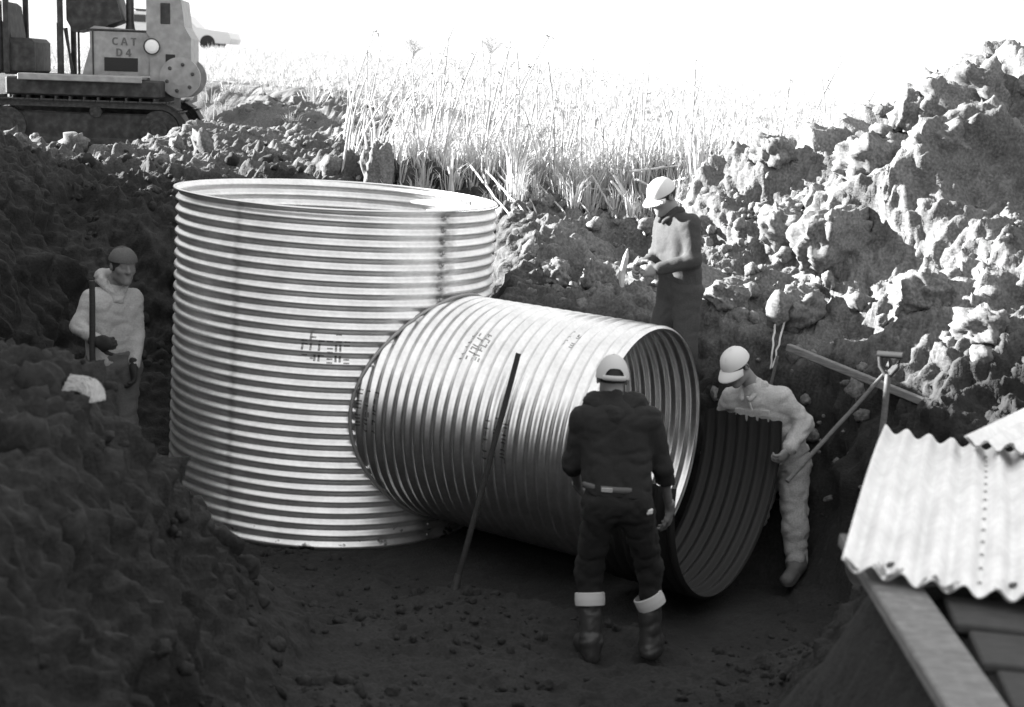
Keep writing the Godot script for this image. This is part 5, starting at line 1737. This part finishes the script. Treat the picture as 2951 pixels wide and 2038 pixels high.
# ------------------------------------------------------------------ materials
func make_materials() -> void:
	var grain := noise_image(0.03, 5, 5, 512, 0.62, 1.0, 1.5)
	var bump := noise_normal(0.045, 5, 6, 512, 6.0)
	var soil := mat(1.0, 0.95)
	soil.vertex_color_use_as_albedo = true
	textured(soil, grain, 2.1, bump, 1.1)
	M.soil = soil
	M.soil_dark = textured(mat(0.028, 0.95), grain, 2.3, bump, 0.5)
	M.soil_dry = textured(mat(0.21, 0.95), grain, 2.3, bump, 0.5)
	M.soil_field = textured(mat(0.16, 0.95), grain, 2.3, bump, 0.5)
	M.zinc_plain = mat(0.75, 0.32, 1.0)
	M.zinc_dull = mat(0.34, 0.5, 0.7)
	M.tar = mat(0.018, 0.5)
	var ts := mat(0.03, 0.62, 0.0)
	ts.metallic_specular = 0.35
	M.tar_steel = ts
	M.iron = textured(mat(0.10, 0.6, 0.6), noise_image(0.04, 4, 7, 256, 0.75, 1.0, 1.2), 1.5)
	M.iron_worn = textured(mat(0.075, 0.75, 0.3), noise_image(0.04, 4, 9, 256, 0.6, 1.0, 1.4), 1.5)
	M.black = mat(0.012, 0.7)
	var wood := wood_image(14)
	M.wood_pale = wooden(0.24, wood)
	M.wood_mid = wooden(0.14, wood)
	M.wood_dark = wooden(0.035, wood)
	M.wood_plank = wooden(0.27, wood)
	M.wood_old = wooden(0.05, wood)
	M.paper = mat(0.35, 0.9)
	M.dozer_paint = textured(mat(0.32, 0.55), noise_image(0.012, 5, 15, 512, 0.84, 1.0, 1.4), 1.1)
	M.dozer_dark = textured(mat(0.055, 0.7), noise_image(0.02, 5, 16, 256, 0.5, 1.0, 1.4), 1.4)
	M.dozer_letter = mat(0.10, 0.7)
	M.lens = mat(0.75, 0.25)
	M.car_paint = mat(0.62, 0.3)
	M.glass_dark = mat(0.03, 0.12)
	var straw := mat(0.42, 0.9)
	straw.backlight_enabled = true
	straw.backlight = grey(0.12)
	M.straw = straw
	M.stalk = textured(mat(0.66, 0.85), noise_image(0.02, 3, 18, 128, 0.6, 1.0, 1.3), 2.0)
	M.bark = mat(0.3, 0.95)
	var weave := noise_normal(0.16, 3, 21, 256, 5.0)
	M.skin = mat(0.22, 0.6)
	M.skin_dark = mat(0.16, 0.6)
	M.hair = mat(0.02, 0.8)
	M.cloth_black = textured(mat(0.016, 0.95), noise_image(0.05, 4, 22, 256, 0.84, 1.0, 1.3), 5.0, weave, 0.5)
	M.cloth_trouser = textured(mat(0.012, 0.95), noise_image(0.05, 4, 23, 256, 0.84, 1.0, 1.3), 5.0, weave, 0.5)
	M.cloth_pale = textured(mat(0.44, 0.95), noise_image(0.05, 4, 24, 256, 0.84, 1.0, 1.3), 5.0, weave, 0.5)
	M.cloth_work = textured(mat(0.48, 0.95), noise_image(0.05, 4, 25, 256, 0.84, 1.0, 1.3), 5.0, weave, 0.5)
	M.cloth_dark = textured(mat(0.06, 0.95), noise_image(0.05, 4, 27, 256, 0.84, 1.0, 1.3), 5.0, weave, 0.5)
	M.cloth_twill = textured(mat(0.38, 0.95), noise_image(0.05, 4, 28, 256, 0.8, 1.0, 1.3), 5.0, weave, 0.6)
	M.cloth_mid = textured(mat(0.11, 0.95), noise_image(0.05, 4, 26, 256, 0.84, 1.0, 1.3), 5.0, weave, 0.5)
	M.cap_pale = mat(0.62, 0.9)
	M.cap_grey = mat(0.5, 0.9)
	M.rubber = mat(0.035, 0.45)
	M.boot_cuff = mat(0.5, 0.8)
	M.leather = mat(0.09, 0.7)
	M.glove = mat(0.02, 0.85)
func wood_image(sd: int) -> Image:
	var f := FastNoiseLite.new()
	f.seed = sd
	f.frequency = 0.05
	f.fractal_octaves = 4
	var im := Image.create(512, 512, true, Image.FORMAT_RGB8)
	for y in 512:
		for x in 512:
			var g := f.get_noise_2d(x * 0.22, y * 2.2)
			var k := 0.82 + 0.20 * g + 0.10 * f.get_noise_2d(x * 0.05 + 400.0, y * 7.0) + 0.10 * f.get_noise_2d(x * 0.5, y * 0.5 + 200.0)
			k = clampf(k, 0.2, 1.0)
			im.set_pixel(x, y, Color(k, k, k))
	im.generate_mipmaps()
	return im
func wooden(a: float, img: Image) -> StandardMaterial3D:
	var m := mat(a, 0.8)
	m.albedo_texture = ImageTexture.create_from_image(img)
	m.uv1_triplanar = true
	m.uv1_scale = Vector3(1.2, 1.2, 1.2)
	return m
func _ready() -> void:
	# ---- camera
	var cam := Camera3D.new()
	cam.name = "camera"
	cam.fov = 2.0 * rad_to_deg(atan(798.0 / 3270.0))
	cam.far = 2000.0
	cam.near = 0.05
	cam.position = Vector3(0, 3.0, 0)
	cam.rotation = Vector3(deg_to_rad(-10.7), 0, deg_to_rad(3.8))
	# a simple lens set for the far bank: near things are soft, as in the photograph
	var lens := CameraAttributesPhysical.new()
	lens.frustum_focal_length = 12.0 * 3270.0 / 798.0
	lens.frustum_focus_distance = 13.0
	lens.exposure_aperture = 2.6
	lens.frustum_near = 0.05
	lens.frustum_far = 2000.0
	cam.attributes = lens
	add_child(cam)
	# ---- sky and exposure
	var env := Environment.new()
	env.background_mode = Environment.BG_SKY
	var sm := ProceduralSkyMaterial.new()
	sm.sky_top_color = Color(0.92, 0.92, 0.92)
	sm.sky_horizon_color = Color(0.99, 0.99, 0.99)
	sm.sky_curve = 0.25
	sm.ground_bottom_color = Color(0.25, 0.25, 0.25)
	sm.ground_horizon_color = Color(0.6, 0.6, 0.6)
	sm.sun_angle_max = 1.0
	var sky := Sky.new()
	sky.sky_material = sm
	env.sky = sky
	env.background_energy_multiplier = 0.21
	env.tonemap_mode = Environment.TONE_MAPPER_LINEAR
	env.tonemap_exposure = 7.0
	env.sdfgi_enabled = true
	env.ssao_enabled = true
	env.ssil_enabled = true
	var we := WorldEnvironment.new()
	we.name = "world"
	we.environment = env
	add_child(we)
	# ---- low winter sun from the left and a little behind the scene
	var sun := DirectionalLight3D.new()
	sun.name = "sun"
	sun.light_energy = 1.6
	sun.light_angular_distance = 0.5
	sun.shadow_enabled = true
	var el := deg_to_rad(17.0)
	var az := deg_to_rad(105.0)
	var to_sun := Vector3(-sin(az) * cos(el), sin(el), cos(az) * cos(el))
	add_child(sun)
	sun.look_at_from_position(to_sun * 50.0, Vector3.ZERO, Vector3.UP)
	# ---- noise fields
	rng.seed = 4
	nA.seed = 2; nA.frequency = 0.12; nA.fractal_octaves = 3
	nB.seed = 3; nB.noise_type = FastNoiseLite.TYPE_CELLULAR; nB.frequency = 2.6; nB.cellular_return_type = FastNoiseLite.RETURN_DISTANCE; nB.fractal_type = FastNoiseLite.FRACTAL_NONE
	nC.seed = 4; nC.noise_type = FastNoiseLite.TYPE_CELLULAR; nC.frequency = 7.5; nC.cellular_return_type = FastNoiseLite.RETURN_DISTANCE; nC.fractal_type = FastNoiseLite.FRACTAL_NONE
	nD.seed = 5; nD.frequency = 9.0; nD.fractal_octaves = 3
	nE.seed = 8; nE.frequency = 3.0; nE.fractal_octaves = 5; nE.fractal_gain = 0.55
	nF.seed = 12; nF.frequency = 7.0; nF.fractal_octaves = 4; nF.fractal_gain = 0.7
	nFold.seed = 6; nFold.frequency = 4.5; nFold.fractal_octaves = 2
	var t0 := Time.get_ticks_msec()
	make_materials()
	print("materials ", Time.get_ticks_msec() - t0)
	make_ground()
	print("ground ", Time.get_ticks_msec() - t0)
	make_pipes()
	print("pipes ", Time.get_ticks_msec() - t0)
	make_dozer()
	make_car()
	make_people()
	print("people ", Time.get_ticks_msec() - t0)
	make_tools()
	make_clods()
	make_plants()
	print("done ", Time.get_ticks_msec() - t0)
